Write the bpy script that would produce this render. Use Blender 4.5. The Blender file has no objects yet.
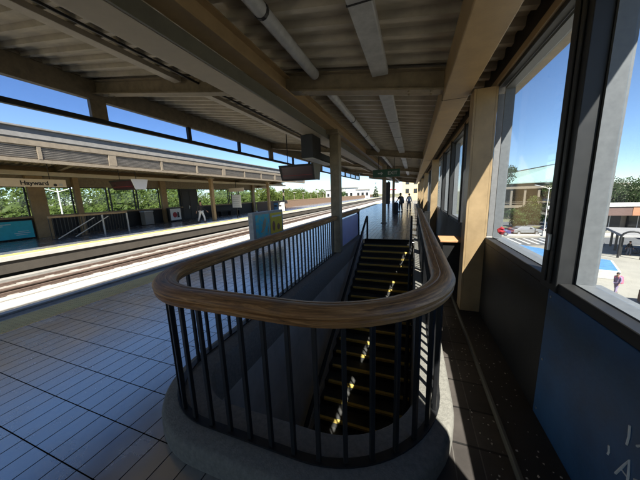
import bpy, bmesh, math, random
from mathutils import Vector, Matrix
random.seed(7)
R = math.radians
sc = bpy.context.scene
COL = sc.collection

# ------------------------------------------------------------------ helpers
class MB:
    def __init__(s): s.v = []; s.f = []; s.m = []; s.uv = []; s.cur = 0; s.has_uv = False
    def face(s, idx, uv=None):
        s.f.append(idx); s.m.append(s.cur); s.uv.append(uv)
        if uv: s.has_uv = True
    def hexa(s, p):                       # 8 points: bottom ring then top ring
        b = len(s.v); s.v += [tuple(q) for q in p]
        for q in ((3,2,1,0),(4,5,6,7),(0,1,5,4),(1,2,6,5),(2,3,7,6),(3,0,4,7)): s.face([b+i for i in q])
        return s
    def box(s, x0,y0,z0, x1,y1,z1):
        x0,x1 = min(x0,x1),max(x0,x1); y0,y1 = min(y0,y1),max(y0,y1); z0,z1 = min(z0,z1),max(z0,z1)
        return s.hexa([(x0,y0,z0),(x1,y0,z0),(x1,y1,z0),(x0,y1,z0),(x0,y0,z1),(x1,y0,z1),(x1,y1,z1),(x0,y1,z1)])
    def slope_box(s, x0,x1,y0,y1, zb, zt):   # zb, zt: functions of x
        return s.hexa([(x0,y0,zb(x0)),(x1,y0,zb(x1)),(x1,y1,zb(x1)),(x0,y1,zb(x0)),
                       (x0,y0,zt(x0)),(x1,y0,zt(x1)),(x1,y1,zt(x1)),(x0,y1,zt(x0))])
    def quad(s, *p, uv=None):
        b = len(s.v); s.v += [tuple(q) for q in p]; s.face(list(range(b,b+len(p))), uv); return s
    def prism(s, poly, z0, z1):
        b = len(s.v); n = len(poly)
        s.v += [(x,y,z0) for x,y in poly] + [(x,y,z1) for x,y in poly]
        s.face([b+i for i in reversed(range(n))]); s.face([b+n+i for i in range(n)])
        for i in range(n):
            j = (i+1) % n; s.face([b+i,b+j,b+n+j,b+n+i])
        return s
    def tube(s, path, r, n=8, caps=True, flat=1.0):
        path = [Vector(p) for p in path]; b = len(s.v)
        rs = r if isinstance(r,(list,tuple)) else [r]*len(path)
        up = None
        for i,p in enumerate(path):
            d = (path[min(i+1,len(path)-1)] - path[max(i-1,0)]).normalized()
            if up is None: up = Vector((0,0,1)) if abs(d.z) < .9 else Vector((1,0,0))
            a = d.cross(up).normalized(); c = a.cross(d).normalized(); up = c
            for k in range(n):
                t = 2*math.pi*k/n
                s.v.append(tuple(p + a*math.cos(t)*rs[i] + c*math.sin(t)*rs[i]*flat))
        for i in range(len(path)-1):
            for k in range(n):
                l = (k+1) % n
                s.face([b+i*n+k, b+i*n+l, b+(i+1)*n+l, b+(i+1)*n+k])
        if caps:
            s.face([b+k for k in reversed(range(n))]); e = b+(len(path)-1)*n; s.face([e+k for k in range(n)])
        return s
    def bar(s, p0, p1, w, h):             # square bar between two points
        p0 = Vector(p0); p1 = Vector(p1); d = (p1-p0).normalized()
        up = Vector((0,0,1)) if abs(d.z) < .95 else Vector((0,1,0))
        a = d.cross(up).normalized()*w/2; c = a.cross(d).normalized()*h/2
        return s.hexa([p0-a-c,p0+a-c,p1+a-c,p1-a-c,p0-a+c,p0+a+c,p1+a+c,p1-a+c])
    def sweep(s, path, prof, closed_prof=True, caps=True):   # path in xy (2d or 3d); prof (u outward right of travel, z)
        P = [Vector((p[0],p[1],p[2] if len(p) > 2 else 0)) for p in path]; b = len(s.v); n = len(prof)
        L = 0; ls = []
        per = [0]
        for i in range(n): per.append(per[-1] + (Vector(prof[(i+1)%n])-Vector(prof[i])).length)
        for i,p in enumerate(P):
            if i: L += (p-P[i-1]).length
            ls.append(L)
            d = P[min(i+1,len(P)-1)] - P[max(i-1,0)]; d.z = 0; d.normalize()
            o = Vector((d.y,-d.x,0))
            for u,z in prof: s.v.append(tuple(p + o*u + Vector((0,0,z))))
        for i in range(len(P)-1):
            for k in range(n if closed_prof else n-1):
                l = (k+1) % n
                s.face([b+i*n+k, b+(i+1)*n+k, b+(i+1)*n+l, b+i*n+l],
                       [(ls[i],per[k]),(ls[i+1],per[k]),(ls[i+1],per[k+1]),(ls[i],per[k+1])])
        if caps and closed_prof:
            s.face([b+k for k in range(n)]); e = b+(len(P)-1)*n; s.face([e+k for k in reversed(range(n))])
        return s
    def build(s, name, mats, parent=None, bevel=0, smooth=None, seg=2):
        me = bpy.data.meshes.new(name); me.from_pydata(s.v, [], s.f)
        mats = mats if isinstance(mats,(list,tuple)) else [mats]
        for m in mats: me.materials.append(m)
        if len(mats) > 1: me.polygons.foreach_set('material_index', s.m)
        if s.has_uv:
            l = me.uv_layers.new(name='UVMap'); i = 0
            for p,uv in zip(me.polygons, s.uv):
                for k,li in enumerate(p.loop_indices): l.data[li].uv = uv[k] if uv else (0,0)
        bm = bmesh.new(); bm.from_mesh(me); bmesh.ops.recalc_face_normals(bm, faces=bm.faces); bm.to_mesh(me); bm.free()
        if smooth:
            me.shade_smooth(); me.set_sharp_from_angle(angle=R(smooth))
        o = bpy.data.objects.new(name, me); COL.objects.link(o)
        if parent:
            o.parent = parent; put(o, parent)
        if bevel:
            b = o.modifiers.new('bevel','BEVEL'); b.width = bevel; b.segments = seg; b.limit_method = 'ANGLE'; b.angle_limit = R(40); b.harden_normals = False
        return o
WORLD = {}
def put(o, parent):
    o.matrix_parent_inverse = WORLD.get(parent.name, Matrix()) .inverted() if parent.name in WORLD else Matrix()
def tag(o, label, cat, group=None):
    o['label'] = label; o['category'] = cat
    if group: o['group'] = group
    return o
def thing(name, label, cat, loc=(0,0,0), rz=0, group=None, local=False):
    o = bpy.data.objects.new(name, None); COL.objects.link(o); o.location = loc; o.rotation_euler = (0,0,rz); o.empty_display_size = .2
    if not local: WORLD[o.name] = Matrix.Translation(loc) @ Matrix.Rotation(rz,4,'Z')   # children are given in world coordinates
    return tag(o, label, cat, group)
def struct(o): o['kind'] = 'structure'; return o
def dup(root, loc, rz=None, label=None, group=None):
    r = root.copy(); COL.objects.link(r); r.location = loc
    if rz is not None: r.rotation_euler = (0,0,rz)
    if label: r['label'] = label
    if group: r['group'] = group
    for ch in list(root.children):
        c = ch.copy(); COL.objects.link(c); c.parent = r
        for g in list(ch.children):
            d = g.copy(); COL.objects.link(d); d.parent = c
    return r

# ------------------------------------------------------------------ materials
def nodes(name):
    m = bpy.data.materials.new(name); m.use_nodes = True
    nt = m.node_tree; return m, nt, nt.nodes, nt.links, nt.nodes['Principled BSDF']
def mat(name, c, rough=.5, metal=0, var=.18, scale=6, bump=0, bscale=60, c2=None, ior=1.5, stretch=None, edge=.5, emit=None, coat=0):
    m, nt, N, L, p = nodes(name)
    tc = N.new('ShaderNodeTexCoord'); src = tc.outputs['Object']
    if stretch:
        mp = N.new('ShaderNodeMapping'); mp.inputs['Scale'].default_value = stretch; L.new(src, mp.inputs[0]); src = mp.outputs[0]
    n = N.new('ShaderNodeTexNoise'); n.inputs['Scale'].default_value = scale; n.inputs['Detail'].default_value = 8; n.inputs['Roughness'].default_value = .65
    L.new(src, n.inputs['Vector'])
    r = N.new('ShaderNodeValToRGB'); r.color_ramp.elements[0].position = .5-edge/2; r.color_ramp.elements[1].position = .5+edge/2
    a = c2 if c2 else tuple(x*(1-var) for x in c)
    b = c if c2 else tuple(min(1,x*(1+var)) for x in c)
    r.color_ramp.elements[0].color = (*a,1); r.color_ramp.elements[1].color = (*b,1)
    L.new(n.outputs['Fac'], r.inputs[0]); L.new(r.outputs[0], p.inputs['Base Color'])
    mr = N.new('ShaderNodeMapRange'); mr.inputs['To Min'].default_value = max(.03,rough-.1); mr.inputs['To Max'].default_value = min(1,rough+.1)
    L.new(n.outputs['Fac'], mr.inputs[0]); L.new(mr.outputs[0], p.inputs['Roughness'])
    p.inputs['Metallic'].default_value = metal; p.inputs['IOR'].default_value = ior
    if coat: p.inputs['Coat Weight'].default_value = coat
    if bump:
        n2 = N.new('ShaderNodeTexNoise'); n2.inputs['Scale'].default_value = bscale; n2.inputs['Detail'].default_value = 4; L.new(src, n2.inputs['Vector'])
        bp = N.new('ShaderNodeBump'); bp.inputs['Strength'].default_value = bump; bp.inputs['Distance'].default_value = .01
        L.new(n2.outputs['Fac'], bp.inputs['Height']); L.new(bp.outputs[0], p.inputs['Normal'])
    if emit:
        p.inputs['Emission Color'].default_value = (*emit[:3],1); p.inputs['Emission Strength'].default_value = emit[3]
    return m

M = {}
M['tan']     = mat('tan_paint', (.315,.215,.11), .45, var=.22, scale=4, bump=.08)
M['tan_d']   = mat('tan_paint_weathered', (.24,.19,.125), .55, var=.35, scale=6, bump=.08)
M['deck']    = mat('galvanised_deck', (.43,.38,.30), .5, var=.3, scale=2.2, bump=.06, stretch=(1,3,1))
M['olive']   = mat('olive_grey', (.13,.125,.10), .5, var=.2)
M['greywhite'] = mat('off_white_painted_metal', (.55,.53,.48), .45, var=.12, scale=4)
M['trunk']   = mat('beige_trunking', (.50,.43,.33), .5, var=.15, scale=2)
M['chan']    = mat('pale_channel', (.50,.44,.35), .5, var=.2, scale=3)
M['lamp']    = mat('grey_lamp_housing', (.40,.40,.40), .4, var=.25, scale=9)
M['dark']    = mat('dark_bronze_metal', (.013,.0125,.012), .55, var=.3, scale=8)
M['black']   = mat('black_paint', (.012,.012,.013), .45, var=.3, scale=10)
M['blackpanel'] = mat('black_panel_paint', (.0065,.006,.0055), .6, var=.3, scale=2, bump=.1, bscale=25)
M['blue']    = mat('blue_painted_board', (.026,.095,.21), .5, var=.3, scale=2.5, bump=.25, bscale=18, edge=.4)
M['curb']    = mat('curb_concrete', (.21,.195,.165), .85, var=.3, scale=30, bump=.4, bscale=90, edge=.5)
M['conc']    = mat('concrete', (.42,.40,.36), .85, var=.15, scale=3, bump=.3, bscale=50)
M['conc_d']  = mat('stairwell_concrete', (.46,.44,.385), .8, var=.25, scale=2.5, bump=.3, bscale=40)
M['step']    = mat('step_dark', (.06,.057,.052), .7, var=.3, scale=8)
M['nosing']  = mat('yellow_nosing', (.92,.66,.15), .7, var=.3, scale=16, c2=(.65,.47,.13))
M['ballast'] = mat('pale_track_slab', (.43,.41,.37), .9, var=.25, scale=2, bump=.6, bscale=14)
M['rust']    = mat('rusty_rail', (.085,.058,.045), .6, var=.35, scale=8)
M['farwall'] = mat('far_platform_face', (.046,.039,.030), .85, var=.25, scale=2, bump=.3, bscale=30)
M['roofgrey'] = mat('grey_roofing', (.17,.165,.155), .85, var=.25, scale=4)
M['louvre']  = mat('grey_louvre', (.25,.235,.215), .5, var=.2)
M['steel']   = mat('brushed_steel', (.55,.55,.55), .3, metal=.9, var=.1, scale=20)
M['jamb']    = mat('aluminium_jamb', (.12,.125,.128), .5, var=.15, scale=25)
M['white']   = mat('white_paint', (.75,.75,.73), .5, var=.05)
M['signbg']  = mat('sign_beige', (.62,.53,.42), .5, var=.05)
M['ink']     = mat('sign_ink', (.02,.02,.022), .6, var=.05)
M['maroon']  = mat('maroon_screen', (.060,.022,.028), .25, var=.25, scale=3)
M['red']     = mat('red_paint', (.33,.022,.03), .55, var=.2)
M['green']   = mat('green_sign', (.012,.075,.045), .4, var=.1)
M['bench']   = mat('bench_wood', (.50,.26,.12), .5, var=.35, scale=8, stretch=(1,8,1))
M['teal']    = mat('teal_poster', (.035,.48,.58), .4, var=.1)
M['cyanmap'] = mat('cyan_map_poster', (.06,.62,.76), .4, c2=(.25,.60,.55), scale=5, edge=.06)
M['yellow']  = mat('yellow_poster', (.92,.68,.04), .4, var=.08)
M['bin']     = mat('grey_bin', (.24,.23,.21), .5, var=.15)
M['bluebin'] = mat('blue_bin', (.03,.10,.22), .5, var=.1)
M['grass']   = mat('dry_ground', (.17,.15,.085), .95, var=.4, scale=.06, c2=(.07,.085,.035), bump=.2, bscale=1)
M['plaza']   = mat('plaza_concrete', (.215,.20,.165), .9, var=.2, scale=.35, bump=.15, bscale=8)
M['asphalt'] = mat('asphalt', (.075,.075,.075), .9, var=.2, scale=.6)
M['line']    = mat('white_road_paint', (.36,.36,.34), .8, var=.25, scale=3)
M['bluedeck'] = mat('blue_coated_deck', (.05,.15,.30), .8, var=.35, scale=1.6)
M['bark']    = mat('bark', (.10,.075,.05), .9, var=.3, scale=5)
M['teal_roof'] = mat('pale_green_metal_roof', (.20,.29,.265), .45, var=.12, scale=.6, stretch=(4,.3,1))
M['cream']   = mat('cream_paint', (.175,.145,.105), .6, var=.2)
M['ywall']   = mat('yellow_stucco', (.46,.38,.23), .85, var=.1, scale=.5)
M['orange']  = mat('orange_fascia', (.36,.165,.085), .6, var=.15, scale=.8)
M['brick']   = mat('brown_red_fascia', (.12,.07,.055), .7, var=.2)
M['shelter'] = mat('grey_shingle', (.20,.19,.18), .8, var=.15, scale=3)
M['carglass'] = mat('car_glass', (.02,.022,.025), .1, var=.05)
M['tyre']    = mat('tyre', (.02,.02,.02), .8, var=.1)
M['skin']    = mat('skin', (.42,.24,.16), .5, var=.06)
M['hair']    = mat('dark_hair', (.02,.015,.012), .6, var=.2)
M['denim']   = mat('grey_trousers', (.10,.11,.14), .8, var=.15)
M['blackcloth'] = mat('black_cloth', (.014,.014,.016), .85, var=.2)
M['whitecloth'] = mat('white_cloth', (.72,.72,.72), .85, var=.06)
M['purplecloth'] = mat('mauve_cloth', (.22,.17,.26), .85, var=.1)
M['pink']    = mat('pink_bag', (.65,.12,.17), .7, var=.1)
def leafmat(name, a, b, sc_):
    m = mat(name, b, .6, c2=a, scale=sc_, edge=.5)
    p = m.node_tree.nodes['Principled BSDF']
    p.inputs['Specular IOR Level'].default_value = .2
    nt = m.node_tree; N = nt.nodes; L = nt.links; tl = N.new('ShaderNodeBsdfTranslucent'); mx = N.new('ShaderNodeMixShader'); mx.inputs[0].default_value = .5
    L.new(p.inputs['Base Color'].links[0].from_socket, tl.inputs[0]); L.new(p.outputs[0], mx.inputs[1]); L.new(tl.outputs[0], mx.inputs[2]); L.new(mx.outputs[0], N['Material Output'].inputs['Surface'])
    return m
M['leaf1'] = leafmat('leaves_mid_green', (.022,.050,.013), (.062,.108,.027), .35)
M['leaf2'] = leafmat('leaves_dark_green', (.015,.03,.010), (.05,.075,.022), .4)
M['leaf3'] = leafmat('leaves_bright_green', (.05,.085,.016), (.14,.175,.04), .2)

# windows: thin real panes that let the sun through, mirror the sky at an angle and carry a little dirt
def glassmat(name, tint, dirt=.03, scr=True):
    m, nt, N, L, p = nodes(name); N.remove(p); out = N['Material Output']
    tr = N.new('ShaderNodeBsdfTransparent'); tr.inputs[0].default_value = (*tint,1)
    gl = N.new('ShaderNodeBsdfGlossy'); gl.inputs['Roughness'].default_value = .03
    lw = N.new('ShaderNodeLayerWeight'); lw.inputs['Blend'].default_value = .5
    pw = N.new('ShaderNodeMath'); pw.operation = 'POWER'; pw.inputs[1].default_value = 5; L.new(lw.outputs['Facing'], pw.inputs[0])
    fr = N.new('ShaderNodeMapRange'); fr.inputs['To Min'].default_value = .025; fr.inputs['To Max'].default_value = .8; L.new(pw.outputs[0], fr.inputs[0])
    mx = N.new('ShaderNodeMixShader'); L.new(fr.outputs[0], mx.inputs[0]); L.new(tr.outputs[0], mx.inputs[1]); L.new(gl.outputs[0], mx.inputs[2])
    df = N.new('ShaderNodeBsdfDiffuse'); df.inputs[0].default_value = (.6,.6,.58,1)
    tc = N.new('ShaderNodeTexCoord'); n = N.new('ShaderNodeTexNoise'); n.inputs['Scale'].default_value = 7; n.inputs['Detail'].default_value = 9; n.inputs['Roughness'].default_value = .75
    L.new(tc.outputs['Object'], n.inputs['Vector'])
    mr = N.new('ShaderNodeMapRange'); mr.inputs['From Min'].default_value = .48; mr.inputs['From Max'].default_value = .75; mr.inputs['To Min'].default_value = dirt*.5; mr.inputs['To Max'].default_value = dirt*4
    L.new(n.outputs['Fac'], mr.inputs[0]); fac = mr.outputs[0]
    if scr:   # scratched, etched patches in the lower half of the pane
        n2 = N.new('ShaderNodeTexNoise'); n2.inputs['Scale'].default_value = 3.2; n2.inputs['Distortion'].default_value = 5; n2.inputs['Detail'].default_value = 3
        L.new(tc.outputs['Object'], n2.inputs['Vector'])
        r = N.new('ShaderNodeValToRGB'); e = r.color_ramp.elements
        e[0].position = .485; e[0].color = (0,0,0,1); e[1].position = .515; e[1].color = (0,0,0,1); k = e.new(.5); k.color = (1,1,1,1)
        L.new(n2.outputs['Fac'], r.inputs[0])
        sx = N.new('ShaderNodeSeparateXYZ'); L.new(tc.outputs['Object'], sx.inputs[0])
        zr = N.new('ShaderNodeMapRange'); zr.inputs['From Min'].default_value = 2.35; zr.inputs['From Max'].default_value = 1.9; zr.inputs['To Max'].default_value = .05
        L.new(sx.outputs['Z'], zr.inputs[0])
        mu = N.new('ShaderNodeMath'); mu.operation = 'MULTIPLY'; L.new(r.outputs[0], mu.inputs[0]); L.new(zr.outputs[0], mu.inputs[1])
        ad = N.new('ShaderNodeMath'); ad.operation = 'ADD'; L.new(mu.outputs[0], ad.inputs[0]); L.new(fac, ad.inputs[1]); fac = ad.outputs[0]
    m2 = N.new('ShaderNodeMixShader'); L.new(fac, m2.inputs[0]); L.new(mx.outputs[0], m2.inputs[1]); L.new(df.outputs[0], m2.inputs[2])
    L.new(m2.outputs[0], out.inputs['Surface']); return m
M['glass']  = glassmat('window_glass', (.95,.98,1), .003)
M['tintglass'] = glassmat('tinted_clerestory_glass', (.80,.86,.95), .008, False)
M['farglass'] = glassmat('far_window_glass', (.9,.95,.95), .02, False)

def tilemat():
    m, nt, N, L, p = nodes('platform_tiles')
    tc = N.new('ShaderNodeTexCoord'); mp = N.new('ShaderNodeMapping'); mp.inputs['Rotation'].default_value = (0,0,R(90)); mp.inputs['Location'].default_value = (0.05,.03,0)
    L.new(tc.outputs['Object'], mp.inputs[0])
    b = N.new('ShaderNodeTexBrick'); b.offset = 0; b.squash = 1
    b.inputs['Scale'].default_value = 1; b.inputs['Brick Width'].default_value = .35; b.inputs['Row Height'].default_value = .178
    b.inputs['Mortar Size'].default_value = .0042; b.inputs['Mortar Smooth'].default_value = .15; b.inputs['Bias'].default_value = 0
    b.inputs['Color1'].default_value = (.14,.145,.155,1); b.inputs['Color2'].default_value = (.20,.205,.215,1); b.inputs['Mortar'].default_value = (.016,.017,.02,1)
    L.new(mp.outputs[0], b.inputs['Vector'])
    n = N.new('ShaderNodeTexNoise'); n.inputs['Scale'].default_value = 2.2; n.inputs['Detail'].default_value = 9; n.inputs['Roughness'].default_value = .7; L.new(tc.outputs['Object'], n.inputs['Vector'])
    mr = N.new('ShaderNodeMapRange'); mr.inputs['From Min'].default_value = .3; mr.inputs['From Max'].default_value = .7; mr.inputs['To Min'].default_value = .6; mr.inputs['To Max'].default_value = 1.25; L.new(n.outputs['Fac'], mr.inputs[0])
    mx = N.new('ShaderNodeMix'); mx.data_type = 'RGBA'; mx.blend_type = 'MULTIPLY'; mx.inputs['Factor'].default_value = 1
    vo = N.new('ShaderNodeTexVoronoi'); vo.inputs['Scale'].default_value = 2.1; L.new(tc.outputs['Object'], vo.inputs['Vector'])
    vr = N.new('ShaderNodeMapRange'); vr.inputs['From Min'].default_value = .035; vr.inputs['From Max'].default_value = .06; vr.inputs['To Min'].default_value = .35; vr.inputs['To Max'].default_value = 1; L.new(vo.outputs['Distance'], vr.inputs[0])
    sy = N.new('ShaderNodeSeparateXYZ'); L.new(mp.outputs[0], sy.inputs[0])      # the cross joints are wider slots
    md = N.new('ShaderNodeMath'); md.operation = 'PINGPONG'; md.inputs[1].default_value = .175; L.new(sy.outputs['X'], md.inputs[0])
    jr = N.new('ShaderNodeMapRange'); jr.inputs['From Min'].default_value = .006; jr.inputs['From Max'].default_value = .011; jr.inputs['To Min'].default_value = .12; jr.inputs['To Max'].default_value = 1; L.new(md.outputs[0], jr.inputs[0])
    m1 = N.new('ShaderNodeMath'); m1.operation = 'MULTIPLY'; L.new(mr.outputs[0], m1.inputs[0]); L.new(vr.outputs[0], m1.inputs[1])
    m2_ = N.new('ShaderNodeMath'); m2_.operation = 'MULTIPLY'; L.new(m1.outputs[0], m2_.inputs[0]); L.new(jr.outputs[0], m2_.inputs[1])
    L.new(b.outputs['Color'], mx.inputs['A']); L.new(m2_.outputs[0], mx.inputs['B']); L.new(mx.outputs['Result'], p.inputs['Base Color'])
    r2 = N.new('ShaderNodeMapRange'); r2.inputs['From Min'].default_value = .3; r2.inputs['From Max'].default_value = .7; r2.inputs['To Min'].default_value = .17; r2.inputs['To Max'].default_value = .32
    L.new(n.outputs['Fac'], r2.inputs[0]); L.new(r2.outputs[0], p.inputs['Roughness'])
    p.inputs['IOR'].default_value = 5.5; p.inputs['Coat Roughness'].default_value = .22
    for nm_,k_ in (('Specular IOR Level',.5),('Coat Weight',.5)):
        q_ = N.new('ShaderNodeMath'); q_.operation = 'MULTIPLY_ADD'; q_.inputs[1].default_value = -k_; q_.inputs[2].default_value = k_; L.new(b.outputs['Fac'], q_.inputs[0]); L.new(q_.outputs[0], p.inputs[nm_])
    n3 = N.new('ShaderNodeTexNoise'); n3.inputs['Scale'].default_value = 70; n3.inputs['Detail'].default_value = 3; L.new(tc.outputs['Object'], n3.inputs['Vector'])
    iv = N.new('ShaderNodeMath'); iv.operation = 'MULTIPLY_ADD'; iv.inputs[1].default_value = -1; L.new(b.outputs['Fac'], iv.inputs[0])
    sm = N.new('ShaderNodeMath'); sm.operation = 'MULTIPLY'; sm.inputs[1].default_value = .03; L.new(n3.outputs['Fac'], sm.inputs[0]); L.new(sm.outputs[0], iv.inputs[2])
    bp = N.new('ShaderNodeBump'); bp.inputs['Strength'].default_value = .5; bp.inputs['Distance'].default_value = .006
    L.new(iv.outputs[0], bp.inputs['Height']); L.new(bp.outputs[0], p.inputs['Normal'])
    return m
M['tile'] = tilemat()
M['ledge'] = mat('dark_ledge', (.032,.028,.025), .6, var=.4, scale=5, bump=.3, bscale=40)

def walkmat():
    m = M['tile'].copy(); m.name = 'matt_dark_tiles'; N = m.node_tree.nodes; p = N['Principled BSDF']  # darker, matt copy of the platform tiles
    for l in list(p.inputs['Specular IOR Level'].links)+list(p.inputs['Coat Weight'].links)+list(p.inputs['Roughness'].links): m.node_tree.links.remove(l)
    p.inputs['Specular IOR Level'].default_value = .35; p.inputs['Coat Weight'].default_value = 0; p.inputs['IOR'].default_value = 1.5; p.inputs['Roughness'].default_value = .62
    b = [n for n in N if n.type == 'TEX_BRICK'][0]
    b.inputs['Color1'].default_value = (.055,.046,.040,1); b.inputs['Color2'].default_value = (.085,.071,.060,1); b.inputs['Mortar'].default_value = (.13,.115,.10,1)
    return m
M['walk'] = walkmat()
def woodmat():
    m, nt, N, L, p = nodes('worn_rail_wood')
    uv = N.new('ShaderNodeUVMap'); mp = N.new('ShaderNodeMapping'); mp.inputs['Scale'].default_value = (.9,15,1); L.new(uv.outputs[0], mp.inputs[0])
    n = N.new('ShaderNodeTexNoise'); n.inputs['Scale'].default_value = 3; n.inputs['Detail'].default_value = 10; n.inputs['Roughness'].default_value = .72; n.inputs['Distortion'].default_value = 1.1; L.new(mp.outputs[0], n.inputs['Vector'])
    r = N.new('ShaderNodeValToRGB'); e = r.color_ramp.elements
    e[0].position = .3; e[0].color = (.04,.02,.011,1); e[1].position = .68; e[1].color = (.80,.42,.16,1); k = e.new(.5); k.color = (.38,.175,.06,1)
    L.new(n.outputs['Fac'], r.inputs[0])
    tc = N.new('ShaderNodeTexCoord'); w = N.new('ShaderNodeTexNoise'); w.inputs['Scale'].default_value = 5; w.inputs['Detail'].default_value = 6; L.new(tc.outputs['Object'], w.inputs['Vector'])
    wr = N.new('ShaderNodeMapRange'); wr.inputs['From Min'].default_value = .5; wr.inputs['From Max'].default_value = .72; L.new(w.outputs['Fac'], wr.inputs[0])
    mx = N.new('ShaderNodeMix'); mx.data_type = 'RGBA'; mx.inputs['B'].default_value = (.20,.125,.075,1)
    sm = N.new('ShaderNodeMath'); sm.operation = 'MULTIPLY'; sm.inputs[1].default_value = .55; L.new(wr.outputs[0], sm.inputs[0])
    L.new(sm.outputs[0], mx.inputs['Factor']); L.new(r.outputs[0], mx.inputs['A']); L.new(mx.outputs['Result'], p.inputs['Base Color'])
    p.inputs['Roughness'].default_value = .48; p.inputs['Coat Weight'].default_value = 0; p.inputs['Coat Roughness'].default_value = .25
    bp = N.new('ShaderNodeBump'); bp.inputs['Strength'].default_value = .25; bp.inputs['Distance'].default_value = .003
    L.new(n.outputs['Fac'], bp.inputs['Height']); L.new(bp.outputs[0], p.inputs['Normal'])
    return m
M['wood'] = woodmat()

def tactmat(name, c):
    m = mat(name, c, .7, var=.2, scale=3)
    N = m.node_tree.nodes; L = m.node_tree.links; p = N['Principled BSDF']
    tc = N.new('ShaderNodeTexCoord'); v = N.new('ShaderNodeTexVoronoi'); v.inputs['Scale'].default_value = 16; v.inputs['Randomness'].default_value = 0
    L.new(tc.outputs['Object'], v.inputs['Vector'])
    mr = N.new('ShaderNodeMapRange'); mr.inputs['From Min'].default_value = .42; mr.inputs['From Max'].default_value = .28; L.new(v.outputs['Distance'], mr.inputs[0])
    bp = N.new('ShaderNodeBump'); bp.inputs['Strength'].default_value = .9; bp.inputs['Distance'].default_value = .02; L.new(mr.outputs[0], bp.inputs['Height']); L.new(bp.outputs[0], p.inputs['Normal'])
    return m
M['tact'] = tactmat('tactile_tan', (.95,.67,.28))
M['tact_far'] = tactmat('tactile_yellow', (.62,.50,.12))

def text(body, size, m, parent, loc, rot, name='lettering', depth=.004, bold=0):
    cu = bpy.data.curves.new(name, 'FONT'); cu.body = body; cu.size = size; cu.extrude = depth; cu.offset = bold; cu.align_x = 'CENTER'; cu.align_y = 'CENTER'
    t = bpy.data.objects.new('tmp', cu); COL.objects.link(t)
    bpy.context.view_layer.update()
    me = bpy.data.meshes.new_from_object(t.evaluated_get(bpy.context.evaluated_depsgraph_get()))
    bpy.data.objects.remove(t); me.materials.clear(); me.materials.append(m)
    o = bpy.data.objects.new(name, me); COL.objects.link(o)
    me.transform(Matrix.Translation(loc) @ rot.to_4x4())
    if parent: o.parent = parent; put(o, parent)
    return o
FACE_NEG_Y = Matrix.Rotation(R(90),4,'X')
FACE_POS_X = Matrix.Rotation(R(90),4,'Z') @ Matrix.Rotation(R(90),4,'X')
FACE_NEG_X = Matrix.Rotation(R(-90),4,'Z') @ Matrix.Rotation(R(90),4,'X')

# ------------------------------------------------------------------ camera, sun, sky
def camera():
    f, cx, cy = 250.0, 320.0, 240.0
    def d(px,py): return Vector((px-cx,py-cy,f)).normalized()
    Y = d(413,192); Z = d(367,1650); Z = (Z - Y*Z.dot(Y)).normalized(); Z = -Z
    X = Y.cross(Z)
    if X.x < 0: X = -X
    Rm = Matrix((X,Y,Z))
    r = Rm @ Vector((1,0,0)); u = Rm @ Vector((0,-1,0)); b = Rm @ Vector((0,0,-1))
    c = bpy.data.cameras.new('camera'); o = bpy.data.objects.new('camera', c); COL.objects.link(o)
    m = Matrix((r,u,b)).transposed().to_4x4(); m.translation = (0,0,1.85); o.matrix_world = m
    c.sensor_width = 36; c.lens = 36*f/640; c.clip_start = .05; c.clip_end = 5000
    sc.camera = o
camera()
SUN_DIR = Vector((.36,-.52,.775)).normalized()
sun = bpy.data.lights.new('sun','SUN'); so = bpy.data.objects.new('sun', sun); COL.objects.link(so)
sun.energy = 4.5; sun.angle = R(.55); sun.color = (1,.95,.86)
so.rotation_euler = SUN_DIR.to_track_quat('Z','Y').to_euler(); so.location = SUN_DIR*60
w = bpy.data.worlds.new('World'); sc.world = w; w.use_nodes = True
nt = w.node_tree; bg = nt.nodes['Background']; sky = nt.nodes.new('ShaderNodeTexSky'); sky.sky_type = 'NISHITA'; sky.sun_disc = False
sky.sun_elevation = math.asin(SUN_DIR.z); sky.sun_rotation = math.atan2(SUN_DIR.x, SUN_DIR.y); sky.altitude = 50; sky.air_density = .85; sky.dust_density = 0; sky.ozone_density = 6
nt.links.new(sky.outputs[0], bg.inputs[0]); bg.inputs[1].default_value = .05
sc.view_settings.view_transform = 'Standard'; sc.view_settings.look = 'None'; sc.view_settings.gamma = 1; sc.view_settings.use_curve_mapping = False
sc.view_settings.exposure = 1.95
sc.cycles.max_bounces = 10; sc.cycles.diffuse_bounces = 6; sc.cycles.glossy_bounces = 4; sc.cycles.transparent_max_bounces = 16
sc.cycles.sample_clamp_indirect = 6; sc.cycles.caustics_reflective = False; sc.cycles.use_denoising = True

# ------------------------------------------------------------------ ground and platforms
GZ = -6.4
def upath(xl, xr, y0, rl, rr, yfar_l, yfar_r, n=14, far=1):
    """U-shaped path: down the left side, round the front, up the right side"""
    P = []
    for i in range(far): P.append((xl, yfar_l + (y0+rl-yfar_l)*i/far))
    for i in range(n+1):
        t = math.pi + (math.pi/2)*i/n; P.append((xl+rl+rl*math.cos(t), y0+rl+rl*math.sin(t)))
    for i in range(n+1):
        t = -math.pi/2 + (math.pi/2)*i/n; P.append((xr-rr+rr*math.cos(t), y0+rr+rr*math.sin(t)))
    for i in range(1,far+1): P.append((xr, y0+rr + (yfar_r-y0-rr)*i/far))
    return P
YT = 10.2                                   # top of the stairs
OUT = upath(-2.2,.36,1.03,.8,1.0,YT,YT); MID = upath(-2.02,.22,1.19,.75,.9,YT,YT); INN = upath(-1.87,.085,1.43,.5,.7,YT,YT)

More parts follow.
